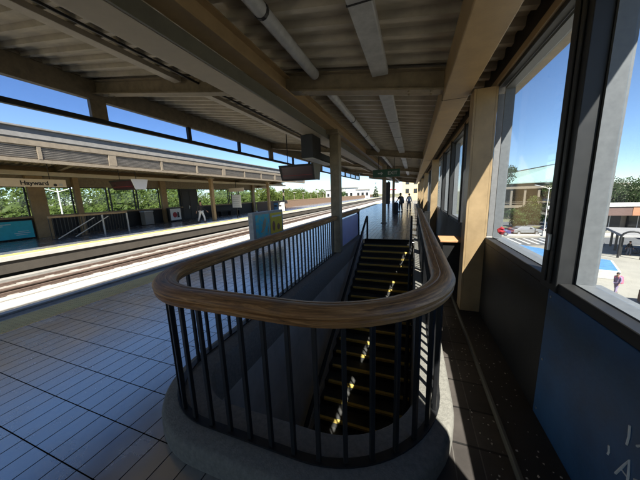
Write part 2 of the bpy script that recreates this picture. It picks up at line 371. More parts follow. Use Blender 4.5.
def floor_with_hole(name, rect, hole, z, m):
    bm = bmesh.new()
    def loop(pts):
        vs = [bm.verts.new((x,y,z)) for x,y in pts]; return [bm.edges.new((vs[i],vs[(i+1)%len(vs)])) for i in range(len(vs))]
    e = loop(rect) + loop(hole)
    bmesh.ops.triangle_fill(bm, edges=e, use_beauty=True)
    for f in bm.faces:
        if f.normal.z < 0: f.normal_flip()
    me = bpy.data.meshes.new(name); bm.to_mesh(me); bm.free(); me.materials.append(m)
    o = bpy.data.objects.new(name, me); COL.objects.link(o); return struct(o)
floor_with_hole('platform_floor', [(-5.62,-16),(.95,-16),(.95,62),(-5.62,62)], MID, 0, M['tile'])
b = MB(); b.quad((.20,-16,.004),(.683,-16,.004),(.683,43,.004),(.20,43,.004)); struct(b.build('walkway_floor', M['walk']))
b = MB(); b.box(-6.22,-16,-.16,-5.624,140,.004); struct(b.build('tactile_strip', M['tact'], bevel=.004))
b = MB(); b.box(-6.27,-16,-.18,-6.223,140,.002); struct(b.build('platform_edge', M['conc'], bevel=.006))
b = MB(); b.box(-5.62,62.003,-.2,-.5,140,-.002); struct(b.build('platform_end_floor', M['conc']))
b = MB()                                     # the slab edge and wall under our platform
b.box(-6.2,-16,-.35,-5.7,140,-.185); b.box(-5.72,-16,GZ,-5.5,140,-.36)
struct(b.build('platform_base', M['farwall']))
b = MB(); b.box(-14.75,-30,-1.3,-5.73,170,-.9); struct(b.build('track_bed', mat('dark_ballast', (.21,.195,.17), .95, var=.35, scale=9, bump=.9, bscale=22)))
b = MB(); b.box(-11.40,-30,-.898,-9.62,170,-.84); struct(b.build('track_walkway', M['ballast'], bevel=.01))
b = MB()
for k in range(230):
    for x0,x1 in ((-9.1,-6.5),(-13.5,-11.42)): b.box(x0,-28+.75*k,-.899,x1,-27.76+.75*k,-.875)
struct(b.build('sleepers', mat('sleeper_concrete', (.24,.225,.20), .9, var=.3, scale=4)))
b = MB()
for x in (-6.96,-8.64,-11.75,-13.3):
    b.box(x-.035,-30,-.9,x+.035,170,-.79); b.box(x-.07,-30,-.898,x+.07,170,-.87)
struct(b.build('running_rails', M['rust'], bevel=.01))
b = MB(); b.box(-12.20,-30,-.82,-12.03,170,-.74); b.box(-12.15,-30,-.897,-12.07,170,-.823)
struct(b.build('conductor_rail', M['rust'], bevel=.03))
b = MB(); b.box(-13.90,-30,-.897,-13.55,170,-.73)
for x0,x1 in ((-9.95,-9.86),(-10.9,-10.84)): b.box(x0,-30,-.839,x1,170,-.80)
struct(b.build('cable_duct', M['bin'], bevel=.01))
# far platform
b = MB(); b.box(-20.6,-20,-.2,-14.62,140,0); struct(b.build('far_platform_floor', M['tile']))
b = MB(); b.box(-14.617,-20,-.2,-14.03,140,.004); struct(b.build('far_tactile_strip', M['tact_far']))
b = MB(); b.box(-14.027,-20,-.16,-13.92,140,.002); struct(b.build('far_platform_edge', M['conc'], bevel=.006))
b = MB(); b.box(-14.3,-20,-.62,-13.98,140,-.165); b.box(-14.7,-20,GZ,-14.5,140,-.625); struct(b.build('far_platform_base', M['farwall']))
# street level
b = MB(); b.quad((-2500,-2500,GZ),(2500,-2500,GZ),(2500,2500,GZ),(-2500,2500,GZ)); struct(b.build('ground', M['grass']))
b = MB(); b.quad((-3,-40,GZ+.006),(44,-40,GZ+.006),(44,62,GZ+.006),(-3,62,GZ+.006)); struct(b.build('plaza_paving', M['plaza']))
b = MB(); b.prism([(9,42),(20,45),(60,52),(60,57.5),(20,51.5),(9,48.5)], GZ+.008, GZ+.012); b.prism([(9,66),(80,70),(80,79),(9,75)], GZ-.02, GZ+.012)
struct(b.build('street', M['asphalt']))
b = MB()
for i in range(9):
    x = 13+i*1.15; b.prism([(x,44.6+.16*i),(x+.38,44.7+.16*i),(x+.13,49.6+.16*i),(x-.25,49.5+.16*i)], GZ+.013, GZ+.017)
struct(b.build('crosswalk_marking', M['line']))
b = MB(); b.prism([(9,51.9),(60,58.2),(60,60.4),(9,54.2)], GZ+.007, GZ+.13); struct(b.build('pavement', M['conc'], bevel=.02))

# ------------------------------------------------------------------ stairwell
t = thing('stairwell_enclosure', 'rounded grey concrete curb and dark walls lining the stairwell opening', 'stairwell', (-.9,5.5,0))
b = MB(); n = len(OUT)
def lerp(a,c,k): return (a[0]+(c[0]-a[0])*k, a[1]+(c[1]-a[1])*k)
rings = [[(*p,-.02) for p in OUT],[(*lerp(p,q,0),.115) for p,q in zip(OUT,INN)],[(*lerp(p,q,.025),.145) for p,q in zip(OUT,INN)],[(*lerp(p,q,.09),.17) for p,q in zip(OUT,INN)],
         [(*lerp(p,q,.95),.17) for p,q in zip(OUT,INN)],[(*q,.155) for q in INN],[(*q,-.28) for q in INN]]
for r_ in rings: b.v += r_
for k in range(len(rings)-1):
    for i in range(n-1): b.face([k*n+i,k*n+i+1,(k+1)*n+i+1,(k+1)*n+i])
b.face([k*n for k in range(len(rings))]); b.face([k*n+n-1 for k in range(len(rings))])
b.build('curb', M['curb'], t, smooth=50)
INW = [( lerp(p,q,1.0)) for p,q in zip(OUT,INN)]
b = MB(); INW2 = upath(-1.876,.091,1.424,.506,.706,YT+.2,YT+.2)
def wall_strip(P, z0, z1):
    k = len(b.v); b.v.extend([(*p,z0) for p in P]+[(*p,z1) for p in P]); m_ = len(P)
    for i in range(m_-1): b.face([k+i,k+i+1,k+m_+i+1,k+m_+i])
wall_strip(INW2,-6.4,-.275); wall_strip([(p[0]*1.25+.2,p[1]) for p in INW2],-6.4,-.26)
b.quad((-2.3,1.0,-5.22),(.6,1.0,-5.22),(.6,10.6,-5.22),(-2.3,10.6,-5.22))
b.build('stairwell_wall', M['conc_d'], t)
RISE, RUN = .17, .345
t = thing('staircase', 'dark concrete staircase with yellow worn nosings going down to street level', 'stairs', (-.9,YT,0))
for k in range(28):
    y1 = YT - k*RUN; z = -(k+1)*RISE
    b = MB(); b.box(-1.87,y1-RUN,z-.55 if k < 27 else -5.2,.082,y1+.02,z); o = b.build('step', M['step'], t)
    b = MB(); b.box(-1.78,y1-RUN-.006,z-.045,.05,y1-RUN+.055,z+.005); b.build('nosing', M['nosing'], o)
b = MB(); b.box(-1.83,YT,-.6,.082,YT+.05,-.004); b.box(-1.83,YT,-.05,.082,YT+.12,.004); b.build('landing_edge', M['dark'], t)
def stair_rail(name, x, wallx, label, y0=YT+.05):
    t = thing(name, label, 'handrail', (x,y0,0))
    s = RISE/RUN; P = [(x,y0,-.02),(x,y0,.86),(x,y0-.06,.93),(x,y0-.2,.90)] + [(x,y0-.25-.5*i,.87-s*.5*i) for i in range(1,16)]
    b = MB(); b.tube([(p[0],p[1],p[2]) for p in P[2:]], .042, 8); b.build('grip', M['wood'] if False else M['dark'], t, smooth=50)
    b = MB(); b.box(x-.035,y0-.035,-.02,x+.035,y0+.035,.93); b.build('newel_post', M['black'], t, bevel=.006)
    b = MB(); b.tube([(x,p[1],p[2]-.22) for p in P[4:]], .014, 6); b.build('lower_rail', M['steel'], t, smooth=50)
    for i in range(1,8):
        y = y0-.25-i; z = .87-s*i*1.0
        b = MB(); b.tube([(x,y,z-.03),(x,y,z-.22),(wallx,y,z-.24)], .011, 6); b.build('bracket', M['steel'], t, smooth=50)
stair_rail('stair_handrail', -1.72, -1.83, 'dark stair handrail fixed to the left stairwell wall, steel rail below')
stair_rail('stair_handrail', -.02, .085, 'dark stair handrail along the right stairwell wall near the sunlit curb')

# ------------------------------------------------------------------ railing round the stairwell
PATH = upath(-2.09,.235,1.21,.66,.88,YT,YT,n=16,far=18)
def resample(P, step):
    out = []; acc = 0; nxt = step*.5
    for a,c in zip(P,P[1:]):
        a = Vector(a); c = Vector(c); L = (c-a).length
        while nxt <= acc+L+1e-9:
            out.append((a+(c-a)*((nxt-acc)/L), (c-a).normalized())); nxt += step
        acc += L
    return out
t = thing('stairwell_railing', 'black baluster railing with worn brown wooden handrail curving round the stairwell', 'railing', (-.9,1.2,0))
prof = [(-.045,-.055),(-.066,-.05),(-.076,-.034),(-.078,-.016),(-.068,-.008),(-.070,-.002),(-.082,.006),(-.084,.024),(-.074,.04),(-.052,.052),(-.024,.058),(-.017,.054),(-.010,.059),
        (.03,.058),(.055,.05),(.074,.038),(.084,.022),(.082,.006),(.070,-.002),(.068,-.008),(.078,-.016),(.076,-.034),(.066,-.05),(.045,-.055)]
b = MB(); b.sweep([(*p,1.19) for p in PATH], prof); b.build('handrail', M['wood'], t, smooth=38)
b = MB(); b.sweep(PATH, [(-.028,.172),(.028,.172),(.028,.186),(-.028,.186)]); b.build('bottom_rail', M['black'], t)
b = MB(); b.sweep(PATH, [(-.028,1.12),(.028,1.12),(.028,1.134),(-.028,1.134)]); b.build('top_rail', M['black'], t)
bal = None
for p,d in resample(PATH, .17):
    if p.x < -1.95 and p.y > 7.2: continue
    if bal is None:
        b = MB(); b.box(-.0145,-.0145,.187,.0145,.0145,1.119); bal = b.build('baluster', M['black'], bevel=.003, seg=1); o = bal
    else: o = bal.copy(); COL.objects.link(o)
    o.parent = t; o.matrix_parent_inverse = WORLD[t.name].inverted(); o.location = (p.x,p.y,0); o.rotation_euler = (0,0,math.atan2(d.y,d.x))
b = MB(); b.box(-2.102,7.28,.2,-2.078,YT-.06,1.065)
M['lav'] = mat('lavender_mesh_panel', (.56,.53,.76), .4, var=.12, scale=3)
b.build('infill_panel', M['lav'], t)
b = MB(); b.box(-2.14,YT-.06,.0,-2.04,YT+.05,1.2); b.build('end_post', M['black'], t, bevel=.008)
b = MB(); b.box(.17,YT-.06,.0,.27,YT+.05,1.2); b.build('end_post', M['black'], t, bevel=.008)

# ------------------------------------------------------------------ canopies
BAY = 7.8
ZD = lambda x: 3.56-.15*x                    # underside of the deck; x as on our own side
def canopy(mirror, label, y0, y1, beams, posts, postx, xlow, eave_end):
    X = (lambda x: -20.95-x) if mirror else (lambda x: x)
    zf = (lambda x: ZD(-20.95-x)) if mirror else ZD
    t = thing('platform_canopy', label, 'canopy', (X(-2.1),0,0))
    def sb(b, xa, xb, ya, yb, lo, hi): b.slope_box(min(X(xa),X(xb)), max(X(xa),X(xb)), ya, yb, lambda x: zf(x)+lo, lambda x: zf(x)+hi)
    # ribbed deck
    b = MB(); per = .305; prof = [(0,0),(.075,0),(.095,.072),(.285,.072),(.305,0)]; y = y0
    xs = (X(-7.0), X(xlow)); pts = []
    while y < y1:
        for u,z in prof[:-1]: pts.append((y+u,z))
        y += per
    for yy,z in pts: b.v += [(xs[0],yy,zf(xs[0])+z),(xs[1],yy,zf(xs[1])+z)]
    for i in range(len(pts)-1): b.face([2*i,2*i+1,2*i+3,2*i+2])
    b.build('roof_deck', M['deck'], t)
    b = MB(); sb(b,-7.25,xlow,y0,y1,.085,.14); b.build('roof_top', M['dark'] if not mirror else M['roofgrey'], t)
    # cross beams: I sections sloping with the roof
    for y in beams:
        b = MB(); sb(b,-6.98,.36,y-.10,y+.10,-.29,-.265); sb(b,-6.98,.36,y-.012,y+.012,-.264,-.022); sb(b,-6.98,.36,y-.10,y+.10,-.021,-.003)
        b.build('cross_beam', M['tan_d'], t)
    if not mirror:
        for y in (4.2,12.0):
            for x in (-6.7,-6.5,-2.45,-1.75,-.1,.2):
                for dy in (-.06,.06):
                    b = MB(); z = zf(x)-.29; b.tube([(x,y+dy,z),(x,y+dy,z-.018)],.018,6); b.build('bolt', M['tan_d'], t)
    # long girder
    g = X(-2.1)
    b = MB()
    b.box(g-.12,y0,3.545,g+.12,y1,3.57); b.box(g-.015,y0,3.571,g+.015,y1,3.80); b.box(g-.10,y0,3.801,g+.10,y1,3.82)
    b.build('girder', M['tan'], t)
    for y in beams:
        for s_ in (-1,1): b = MB(); b.box(g+.016*s_,y+.13,3.572,g+.11*s_,y+.145,3.80); b.build('girder_stiffener', M['tan_d'], t)
    # long trunking under the girder, white below
    xa,xb = X(-2.62),X(-2.26)
    b = MB(); b.box(xa,y0,3.37,xb,y1,3.56); b.build('trunking', M['trunk'], t, bevel=.008)
    b = MB(); b.box(X(-2.24),y0,3.36,X(-2.215),y1,3.53); b.build('trunking_shaded_side', M['olive'], t)  # darker plate on the flank: the side's shade put into its colour
    # channel under the deck
    b = MB()
    ch = sorted(beams)
    for ya,yb in zip([y0]+ch, ch+[y1]):
        if yb-ya < .5: continue
        b.box(X(-4.44),ya+.12,zf(X(-4.3))-.11,X(-4.27),yb-.12,zf(X(-4.3))-.03); b.box(X(-3.72),ya+.12,zf(X(-3.7))-.12,X(-3.68),yb-.12,zf(X(-3.7))-.01)
    b.build('channel', M['chan'], t, bevel=.006)
    b = MB(); b.tube([(X(-3.95),y0,zf(X(-3.95))-.10),(X(-3.95),y1,zf(X(-3.95))-.10)],.02,6); b.build('conduit', M['dark'], t)
    b = MB(); b.box(X(xlow-.10),y0,zf(X(xlow))-.035,X(xlow+.015),y1,zf(X(xlow))+.17); b.build('outer_fascia', M['tan_d'], t, bevel=.006)
    # edge beam over the wall
    b = MB(); b.box(X(.36),y0,3.15,X(.70),y1,3.49); b.build('edge_beam', M['tan'], t, bevel=.012)
    b = MB()
    for y in beams: b = MB(); b.box(X(.355),y+.148,3.147,X(.705),y+.152,3.40); b.build('beam_joint', M['dark'], t)
    # clerestory on the track side
    e = X(-7.06)
    b = MB(); b.box(e-.07,y0,4.20 if not mirror else 4.10,e+.07,eave_end,4.62 if not mirror else 4.36); b.build('eave_beam', M['tan_d'] if not mirror else M['cream'], t, bevel=.008)
    b = MB(); b.box(e-.10,y0,4.621 if not mirror else 4.361,e+.10,eave_end,4.71); b.build('eave_cap', M['tan_d'] if not mirror else M['roofgrey'], t, bevel=.008)
    b = MB(); b.box(e-.05,y0,3.70 if not mirror else 3.47,e+.05,eave_end,3.805 if not mirror else 3.60); b.build('lower_bar', M['dark'] if not mirror else M['cream'], t, bevel=.006)
    y = beams[0]; ys = []
    while y < eave_end+.01:
        big = min(abs(y-q) for q in beams) < .01
        ys.append(y)
        h = .17 if big else .06
        b = MB(); lo,hi = (3.806,4.199) if not mirror else (3.601,4.099); b.box(e-.04,y-h,lo,e+.06,y+h,hi); y += BAY/3
        b.build('clerestory_post', M['tan_d'] if big and not mirror else M['dark'] if not mirror else M['cream'], t, bevel=.006)
    for a,c in zip(ys,ys[1:]):
        b = MB()
        if mirror:
            for k in range(7): b.hexa([(e-.05,a+.062,3.61+.07*k),(e-.04,a+.062,3.605+.07*k),(e-.04,c-.062,3.605+.07*k),(e-.05,c-.062,3.61+.07*k),(e+.0,a+.062,3.665+.07*k),(e+.01,a+.062,3.66+.07*k),(e+.01,c-.062,3.66+.07*k),(e+.0,c-.062,3.665+.07*k)])
            b.build('louvre', M['louvre'], t)
        else: b.box(e-.004,a+.06,3.806,e+.004,c-.06,4.199); b.build('clerestory_pane', M['tintglass'], t)
    for y in posts:
        b = MB(); b.box(X(postx)-.13,y-.13,.17 if (not mirror and y < 9) else 0,X(postx)+.13,y+.13,3.54)
        b.build('post', M['tan_d'] if not mirror else M['tan'], t, bevel=.012)
        b = MB(); b.box(X(postx)-.16,y-.3,3.46,X(postx)+.16,y+.3,3.543); b.build('post_head', M['tan_d'], t)
    return t
BE = [4.2+BAY*k for k in range(-2,6)]
canopy(False, 'tan steel canopy with ribbed deck over the near platform', -15.9, 43.4, BE, [7.0,-8.6,29.8], -2.06, 1.46, 35.4)
t = thing('stair_shelter_post', 'grey tan steel post on the landing beyond the stairs, nearer one', 'post', (-1.66,16,0))
b = MB(); b.box(-1.77,15.89,0,-1.55,16.11,3.50); b.build('shaft', M['tan_d'], t, bevel=.01); b = MB(); b.box(-1.83,15.83,0,-1.49,16.17,.02); b.build('base_plate', M['dark'], t)
dup(t, (-1.68,22.3,0), label='grey tan steel post on the landing beyond the stairs, farther one beside the dark board')
canopy(True, 'tan steel canopy with cream fascia over the far platform', -15.9, 35.0, [.7+BAY*k for k in range(-2,5)], [-1.4,17.0,25.9], -5.05, 1.0, 32.0)

# ceiling lamp housings
SPOT = {(-1.5,0):'left row, over the near end of the stairwell', (-1.5,1):'left row, over the top of the stairs',(-1.5,2):'left row, over the landing',(-1.5,3):'left row, over the far platform end',
        (-.5,0):'right row, over the near end of the stairwell', (-.5,1):'right row, over the top of the stairs',(-.5,2):'right row, over the landing',(-.5,3):'right row, over the far platform end'}
for (x,k),s in SPOT.items():
    ya = -3.4+BAY*k+.16; yb = 4.2+BAY*k-.12; z = ZD(x)-.075
    t = thing('ceiling_lamp', ('round' if x < -1 else 'flat') + ' grey lamp housing under the deck, ' + s, 'ceiling light', (x,ya,z), group='lamp housings under the near canopy')
    b = MB()
    if x < -1: b.tube([(x,ya,z),(x,yb-.04,z),(x,yb,z)], [.075,.075,.055], 12)
    else: b.box(x-.115,ya,z-.035,x+.115,yb,z+.06)
    b.build('housing', M['lamp'], t, bevel=0 if x < -1 else .012, smooth=40)
    for q in range(1,4):
        y = ya+(yb-ya)*q/4 + .3; b = MB()
        if x < -1: b.tube([(x,y-.02,z),(x,y+.02,z)], .081, 12)
        else: b.box(x-.119,y-.01,z-.039,x+.119,y+.01,z+.055)
        b.build('strap', M['dark'], t)

# ------------------------------------------------------------------ windscreen wall on the right
t = thing('windscreen_wall', 'long wall of windows over black panels with tan columns, right of the stairwell', 'wall', (1,4,0))
COLS = [4.2+BAY*k for k in range(-2,6)]
b = MB(); b.box(.69,-16,-.02,1.2,43.4,.055); b.build('wall_base', M['ledge'], t, bevel=.01)
b = MB(); b.box(.682,-16,.0,.705,43.4,.062); b.build('base_trim', M['olive'], t, bevel=.004)
for y in COLS:
    b = MB(); b.box(.72,y-.13,.056,.745,y+.13,3.148); b.box(.746,y-.012,.056,.965,y+.012,3.148); b.box(.966,y-.13,.056,.99,y+.13,3.148)
    b.box(.747,y-.131,.056,.964,y-.118,3.147)
    b.build('column', M['tan'], t)
ZS, ZT = 1.19, 3.12
b = MB(); b.box(.985,-16,3.222,1.2,43.4,3.50); b.build('header', M['dark'], t)
b = MB(); b.box(.962,-16,3.16,.984,43.4,3.235); b.build('header_trim', M['tan'], t)
for y in COLS[:-1]:
    mu = [y+1.95,y+3.9,y+5.85]
    A = [y+.135]+[q+.115 for q in mu]; C = [q-.115 for q in mu]+[y+BAY-.135]
    for q,(a,c) in enumerate(zip(A,C)):
        if c < -3: continue
        fr = MB()
        fr.box(.975,a,1.112,1.06,c,ZS-.004); fr.box(.985,a,ZT,1.06,c,3.22)
        if q:
            fr.box(.962,a-.23,1.112,1.06,a-.001,3.219); fr.box(.948,a-.17,1.16,.9615,a-.13,3.15); fr.box(.948,a-.10,1.16,.9615,a-.06,3.15)
        win = fr.build('window', M['dark'], t, bevel=.004, seg=1)
        b = MB(); b.box(1.061,a,ZS-.03,1.20,c,ZS+.004); b.build('sill', M['jamb'], win)
        b = MB(); b.box(1.061,c-.02,ZS+.005,1.165,c,ZT); b.box(1.061,a,ZS+.005,1.165,a+.02,ZT); b.box(1.061,a+.021,ZT-.03,1.165,c-.021,ZT)
        b.build('jamb', M['jamb'], win)
        b = MB(); b.box(1.148,a+.021,ZS+.005,1.154,c-.021,ZT-.031); b.build('pane', M['glass'], win)
        if c < .3: b = MB(); b.box(1.12,a+.022,ZS+.006,1.14,c-.022,2.66); b.build('board', M['blackpanel'], win)  # unseen board, added to block sun coming in behind the camera
        if q:
            b = MB(); b.box(1.061,a-.229,ZS-.03,1.165,a-.001,3.221); b.build('mullion_cover', M['dark'], win)
            if a < 5: b = MB(); b.box(.925,a-.135,1.40,.947,a-.105,1.52); b.build('latch', M['steel'], win, bevel=.004)
    P = [y+.135]+mu+[y+BAY-.135]
    for a,c in zip(P,P[1:]):
        if c < -3: continue
        blue = y < 0 and c < 2.5
        b = MB(); b.box(.975,a+.002,.056,1.03,c-.002,1.109); pn = b.build('lower_panel', M['blue' if blue else 'blackpanel'], t, bevel=.003, seg=1)
        if blue: pn['label'] = 'scuffed blue painted panel'
        if blue and 2 < c < 2.5: BLUE = pn
        b = MB(); b.box(1.031,a+.002,.056,1.14,c-.002,ZS-.031); b.build('outer_panel', M['conc'], t)
# white brushed letters on the blue panel
def stroke(b, pts, w=.012):
    b.tube([(.973,y,z) for y,z in pts], w*.62, 6)
b = MB()
stroke(b,[(1.405,.755),(1.398,.70),(1.40,.655)],.008)
stroke(b,[(1.352,.70),(1.335,.722),(1.325,.70),(1.335,.675),(1.352,.682)],.009)
stroke(b,[(1.425,.46),(1.393,.545),(1.372,.60),(1.362,.54),(1.355,.46)],.009); stroke(b,[(1.402,.515),(1.36,.515)],.007)
stroke(b,[(1.33,.545),(1.315,.56),(1.305,.53),(1.31,.46)],.009)
stroke(b,[(1.49,.55),(1.483,.52),(1.487,.50)],.008)
for y,z in ((2.2,1.06),(2.2,.55),(2.2,.12),(1.3,1.06),(.42,1.06),(1.3,.12)):
    sc_ = MB(); sc_.tube([(.975,y,z),(.970,y,z)],.009,8); sc_.build('screw', M['steel'], BLUE)
b.build('painted_letters', M['white'], BLUE, smooth=40)
# dark cabinets with a wooden top against the wall
for y,l in ((5.62,'dark cabinet with orange brown wooden top by the wall, nearer one'),(12.75,'dark cabinet with orange brown wooden top by the wall, farther one')):
    t = thing('wall_cabinet', l, 'cabinet', (.75,y,0))
    b = MB(); b.box(.58,y-.24,.06,.94,y+.24,.86); b.build('cabinet_body', M['blackpanel'], t, bevel=.01)
    b = MB(); b.box(.53,y-.29,.862,.95,y+.29,.90); b.build('wooden_top', M['bench'], t, bevel=.008)
tag(MB().tube([(1.10,3.86,1.276),(1.105,3.85,1.295),(1.09,3.875,1.325),(1.11,3.85,1.345),(1.10,3.87,1.36)],[.03,.045,.036,.028,.008],7).build('crumpled_wrapper', M['red']), 'crumpled red wrapper lying on the window sill', 'litter')
# dust and scraps on the ledge and the floor beside it
b = MB()
for i in range(150):
    x = random.uniform(.45,.93); y = random.uniform(1.7,4.2)*random.uniform(.75,1); z = .058 if x > .69 else .007; r_ = random.uniform(.003,.013); a = random.uniform(0,6.3)
    b.quad(*[(x+r_*random.uniform(.5,1)*math.cos(a+k*1.57),y+r_*random.uniform(.5,1)*math.sin(a+k*1.57),z+random.uniform(0,.004)) for k in range(4)])
o = b.build('dust_scraps', mat('paper_scraps',(.55,.50,.42),.8,var=.4,scale=20)); o['kind'] = 'stuff'; o['label'] = 'pale scraps and dust scattered along the wall ledge'

# ------------------------------------------------------------------ signs and things on our side
def v_sign(label, cx, y0, y1, z0, z1, x0, x1, endm, roof):
    t = thing('departure_sign', label, 'sign', ((x0+x1)/2,(y0+y1)/2,z0), group='hanging departure boards')
    ym = (y0+y1)/2; k = (y1-y0)/2; kk = k*.62
    b = MB()
    b.hexa([(x0+.06,ym-kk,z0),(x1-.001,ym-kk,z0),(x1-.001,ym+kk,z0),(x0+.06,ym+kk,z0),(x0,ym-k,z1),(x1-.001,ym-k,z1),(x1-.001,ym+k,z1),(x0,ym+k,z1)])
    b.build('case', M['dark'], t, bevel=.01)
    def pt(x,u,off,sg=-1): zz = z0+(z1-z0)*u; return (x, ym+sg*(kk+(k-kk)*u+off), zz)
    for sg in (-1,1):
        b = MB(); b.quad(pt(x0+.12,.1,.004,sg),pt(x1-.06,.1,.004,sg),pt(x1-.06,.86,.004,sg),pt(x0+.12,.86,.004,sg)); b.build('screen', M['maroon'], t)
        b = MB(); b.quad(pt(x0+.14,.30,.006,sg),pt(x1-.10,.30,.006,sg),pt(x1-.10,.33,.006,sg),pt(x0+.14,.33,.006,sg)); b.build('screen_line', M['red'], t)
    b = MB(); b.hexa([(x1,ym-kk-.01,z0-.01),(x1+.05,ym-kk-.01,z0-.01),(x1+.05,ym+kk+.01,z0-.01),(x1,ym+kk+.01,z0-.01),(x1,ym-k-.015,z1+.02),(x1+.05,ym-k-.015,z1+.02),(x1+.05,ym+k+.015,z1+.02),(x1,ym+k+.015,z1+.02)])
    b.build('end_cap', endm, t, bevel=.006)
    for x in (x0+.25,x1-.25):
        b = MB(); b.tube([(x,ym,z1-.02),(x,ym,roof(x))],.018,8); b.build('hanger', M['dark'], t, smooth=50)
v_sign('dark maroon departure board hanging near the canopy post by the stairwell', 0, 8.5,9.1,2.42,2.97,-4.72,-3.32, M['bin'], ZD)
v_sign('maroon departure board with white end cap hanging over the far platform', 0, 10.0,10.95,2.55,3.10,-17.0,-15.05, M['white'], lambda x: ZD(-20.95-x))
t = thing('speaker_box', 'black box sign with a pale underside under the girder beside the canopy post', 'box', (-2.55,6.4,2.75))
b = MB(); b.box(-2.72,6.15,2.80,-2.40,6.75,3.365); b.build('box_body', M['black'], t, bevel=.01)
b = MB(); b.box(-2.70,6.752,2.83,-2.42,8.0,3.0); b.build('arm', M['dark'], t, bevel=.008)
b = MB(); b.box(-2.70,6.17,2.785,-2.42,7.98,2.799); b.build('pale_underside', M['greywhite'], t)
t = thing('exit_sign', 'dark green hanging sign with pale EXIT lettering', 'sign', (-1.35,14,2.68))
b = MB(); b.box(-2.05,13.95,2.68,-.66,14.05,3.07); b.build('board', M['green'], t, bevel=.01)
text('EXIT', .24, M['lamp'], t, (-1.03,13.945,2.865), FACE_NEG_Y, bold=.004)
b = MB(); b.prism([(0,0),(.1,.1),(0,.2),(0,.13),(-.16,.13),(-.16,.07),(0,.07)],0,.004); o = b.build('arrow', M['lamp'], None); o.data.transform(Matrix.Translation((-1.62,13.946,2.77)) @ FACE_NEG_Y); o.parent = t; put(o,t)
for x in (-1.75,-.95):
    b = MB(); b.tube([(x,14,3.07),(x,14,ZD(x))],.016,8); b.build('hanger', M['dark'], t)
t = thing('poster_case', 'low grey poster case with a cyan map and a yellow poster', 'poster case', (-5.1,8.1,0))
b = MB(); b.box(-5.22,7.1,.34,-5.03,9.2,1.33); b.build('case', M['lamp'], t, bevel=.015)
b = MB(); b.box(-5.028,7.24,.46,-5.022,8.12,1.24); p = b.build('map_poster', M['cyanmap'], t)
b = MB()
for q in ([(7.5,.6),(7.62,.75),(7.7,.98),(7.82,1.12),(7.9,1.02),(7.84,.8),(7.7,.62)],[(7.95,.5),(8.06,.62),(8.02,.82),(7.96,.7)]):
    b.quad(*[(-5.018,y,z) for y,z in q])
b.build('land_shape', mat('map_land',(.45,.42,.28),.5), p)
b = MB(); b.box(-5.028,8.2,.46,-5.022,9.08,1.24); p = b.build('yellow_poster', M['yellow'], t)
b = MB()
b.quad(*[(-5.018,8.42+.11*math.cos(k*.6),.74+.2*math.sin(k*.6)) for k in range(10)]); b.quad(*[(-5.018,8.78+.12*math.cos(k*.6),.68+.13*math.sin(k*.6)) for k in range(10)])
b.build('poster_figure', M['orange'], p)
b = MB(); b.quad((-5.018,8.3,1.08),(-5.018,9.0,1.08),(-5.018,9.0,1.15),(-5.018,8.3,1.15)); b.build('poster_band', M['white'], p)
for y in (7.35,8.95):
    b = MB(); b.box(-5.16,y-.04,.005,-5.09,y+.04,.34); b.build('leg', M['dark'], t)
t = thing('notice_board', 'tall black notice board standing beside the farther landing post', 'notice board', (-1.95,22.6,0))
b = MB(); b.box(-2.28,22.55,.9,-1.84,22.68,2.75); b.build('board', M['black'], t, bevel=.01)
for x in (-2.2,-1.92):
    b = MB(); b.box(x-.03,22.58,0,x+.03,22.65,.9); b.build('leg', M['dark'], t)
t = thing('station_bin', 'dark bin beside the farther landing post', 'bin', (-1.42,23.4,0))
b = MB(); b.tube([(-1.42,23.4,0),(-1.42,23.4,.85),(-1.42,23.4,.95)],[.24,.26,.2],14); b.build('bin_body', M['dark'], t, smooth=40); b = MB(); b.tube([(-1.42,23.4,.951),(-1.42,23.4,1.0)],[.2,.12],14); b.build('bin_lid', M['black'], t, smooth=40)
# low rail at the far right end of the stairwell
t = thing('landing_gate', 'dark metal gate frame on the landing between stairwell and wall', 'gate', (.45,10.4,0))
b = MB(); 
for x in (.34,.62): b.box(x-.02,10.38,0,x+.02,10.42,1.1)
b.box(.36,10.385,1.06,.60,10.415,1.1); b.box(.36,10.385,.1,.60,10.415,.14); b.build('gate_frame', M['dark'], t)
b = MB(); b.box(.361,10.395,.141,.599,10.405,1.059); b.build('gate_panel', M['blackpanel'], t)

# ------------------------------------------------------------------ far platform
t = thing('far_windscreen_wall', 'far platform wall with windows, tan columns and dark lower panels', 'wall', (-20,10,0))
FW = -20.0
b = MB(); b.box(FW-.12,-16,0,FW,29.3,1.13); b.build('lower_wall', M['blackpanel'], t)
b = MB(); b.box(FW-.10,-16,2.86,FW-.002,29.3,3.68); b.build('header', M['tan_d'], t)
b = MB(); b.box(FW+.002,-16,1.135,FW+.07,29.3,1.235); b.build('belt_rail', M['tan'], t)
for y0,y1 in ((-.2,.2),(7.62,8.3),(9.66,9.95),(15.45,15.95),(28.4,28.8)):
    b = MB(); b.box(FW+.003,y0,0,FW+.22,y1,3.6); b.build('column', M['tan'], t, bevel=.01)
b = MB(); b.box(FW-.09,17.4,0,FW+.06,19.3,2.85); o = b.build('door', M['dark'], t, bevel=.01)
b = MB(); b.box(FW+.061,17.55,.1,FW+.075,18.3,2.6); b.box(FW+.061,18.4,.1,FW+.075,19.15,2.6); b.build('door_leaf', M['black'], o); b = MB(); b.box(FW+.076,18.2,1.0,FW+.11,18.25,1.3); b.build('handle', M['steel'], o)
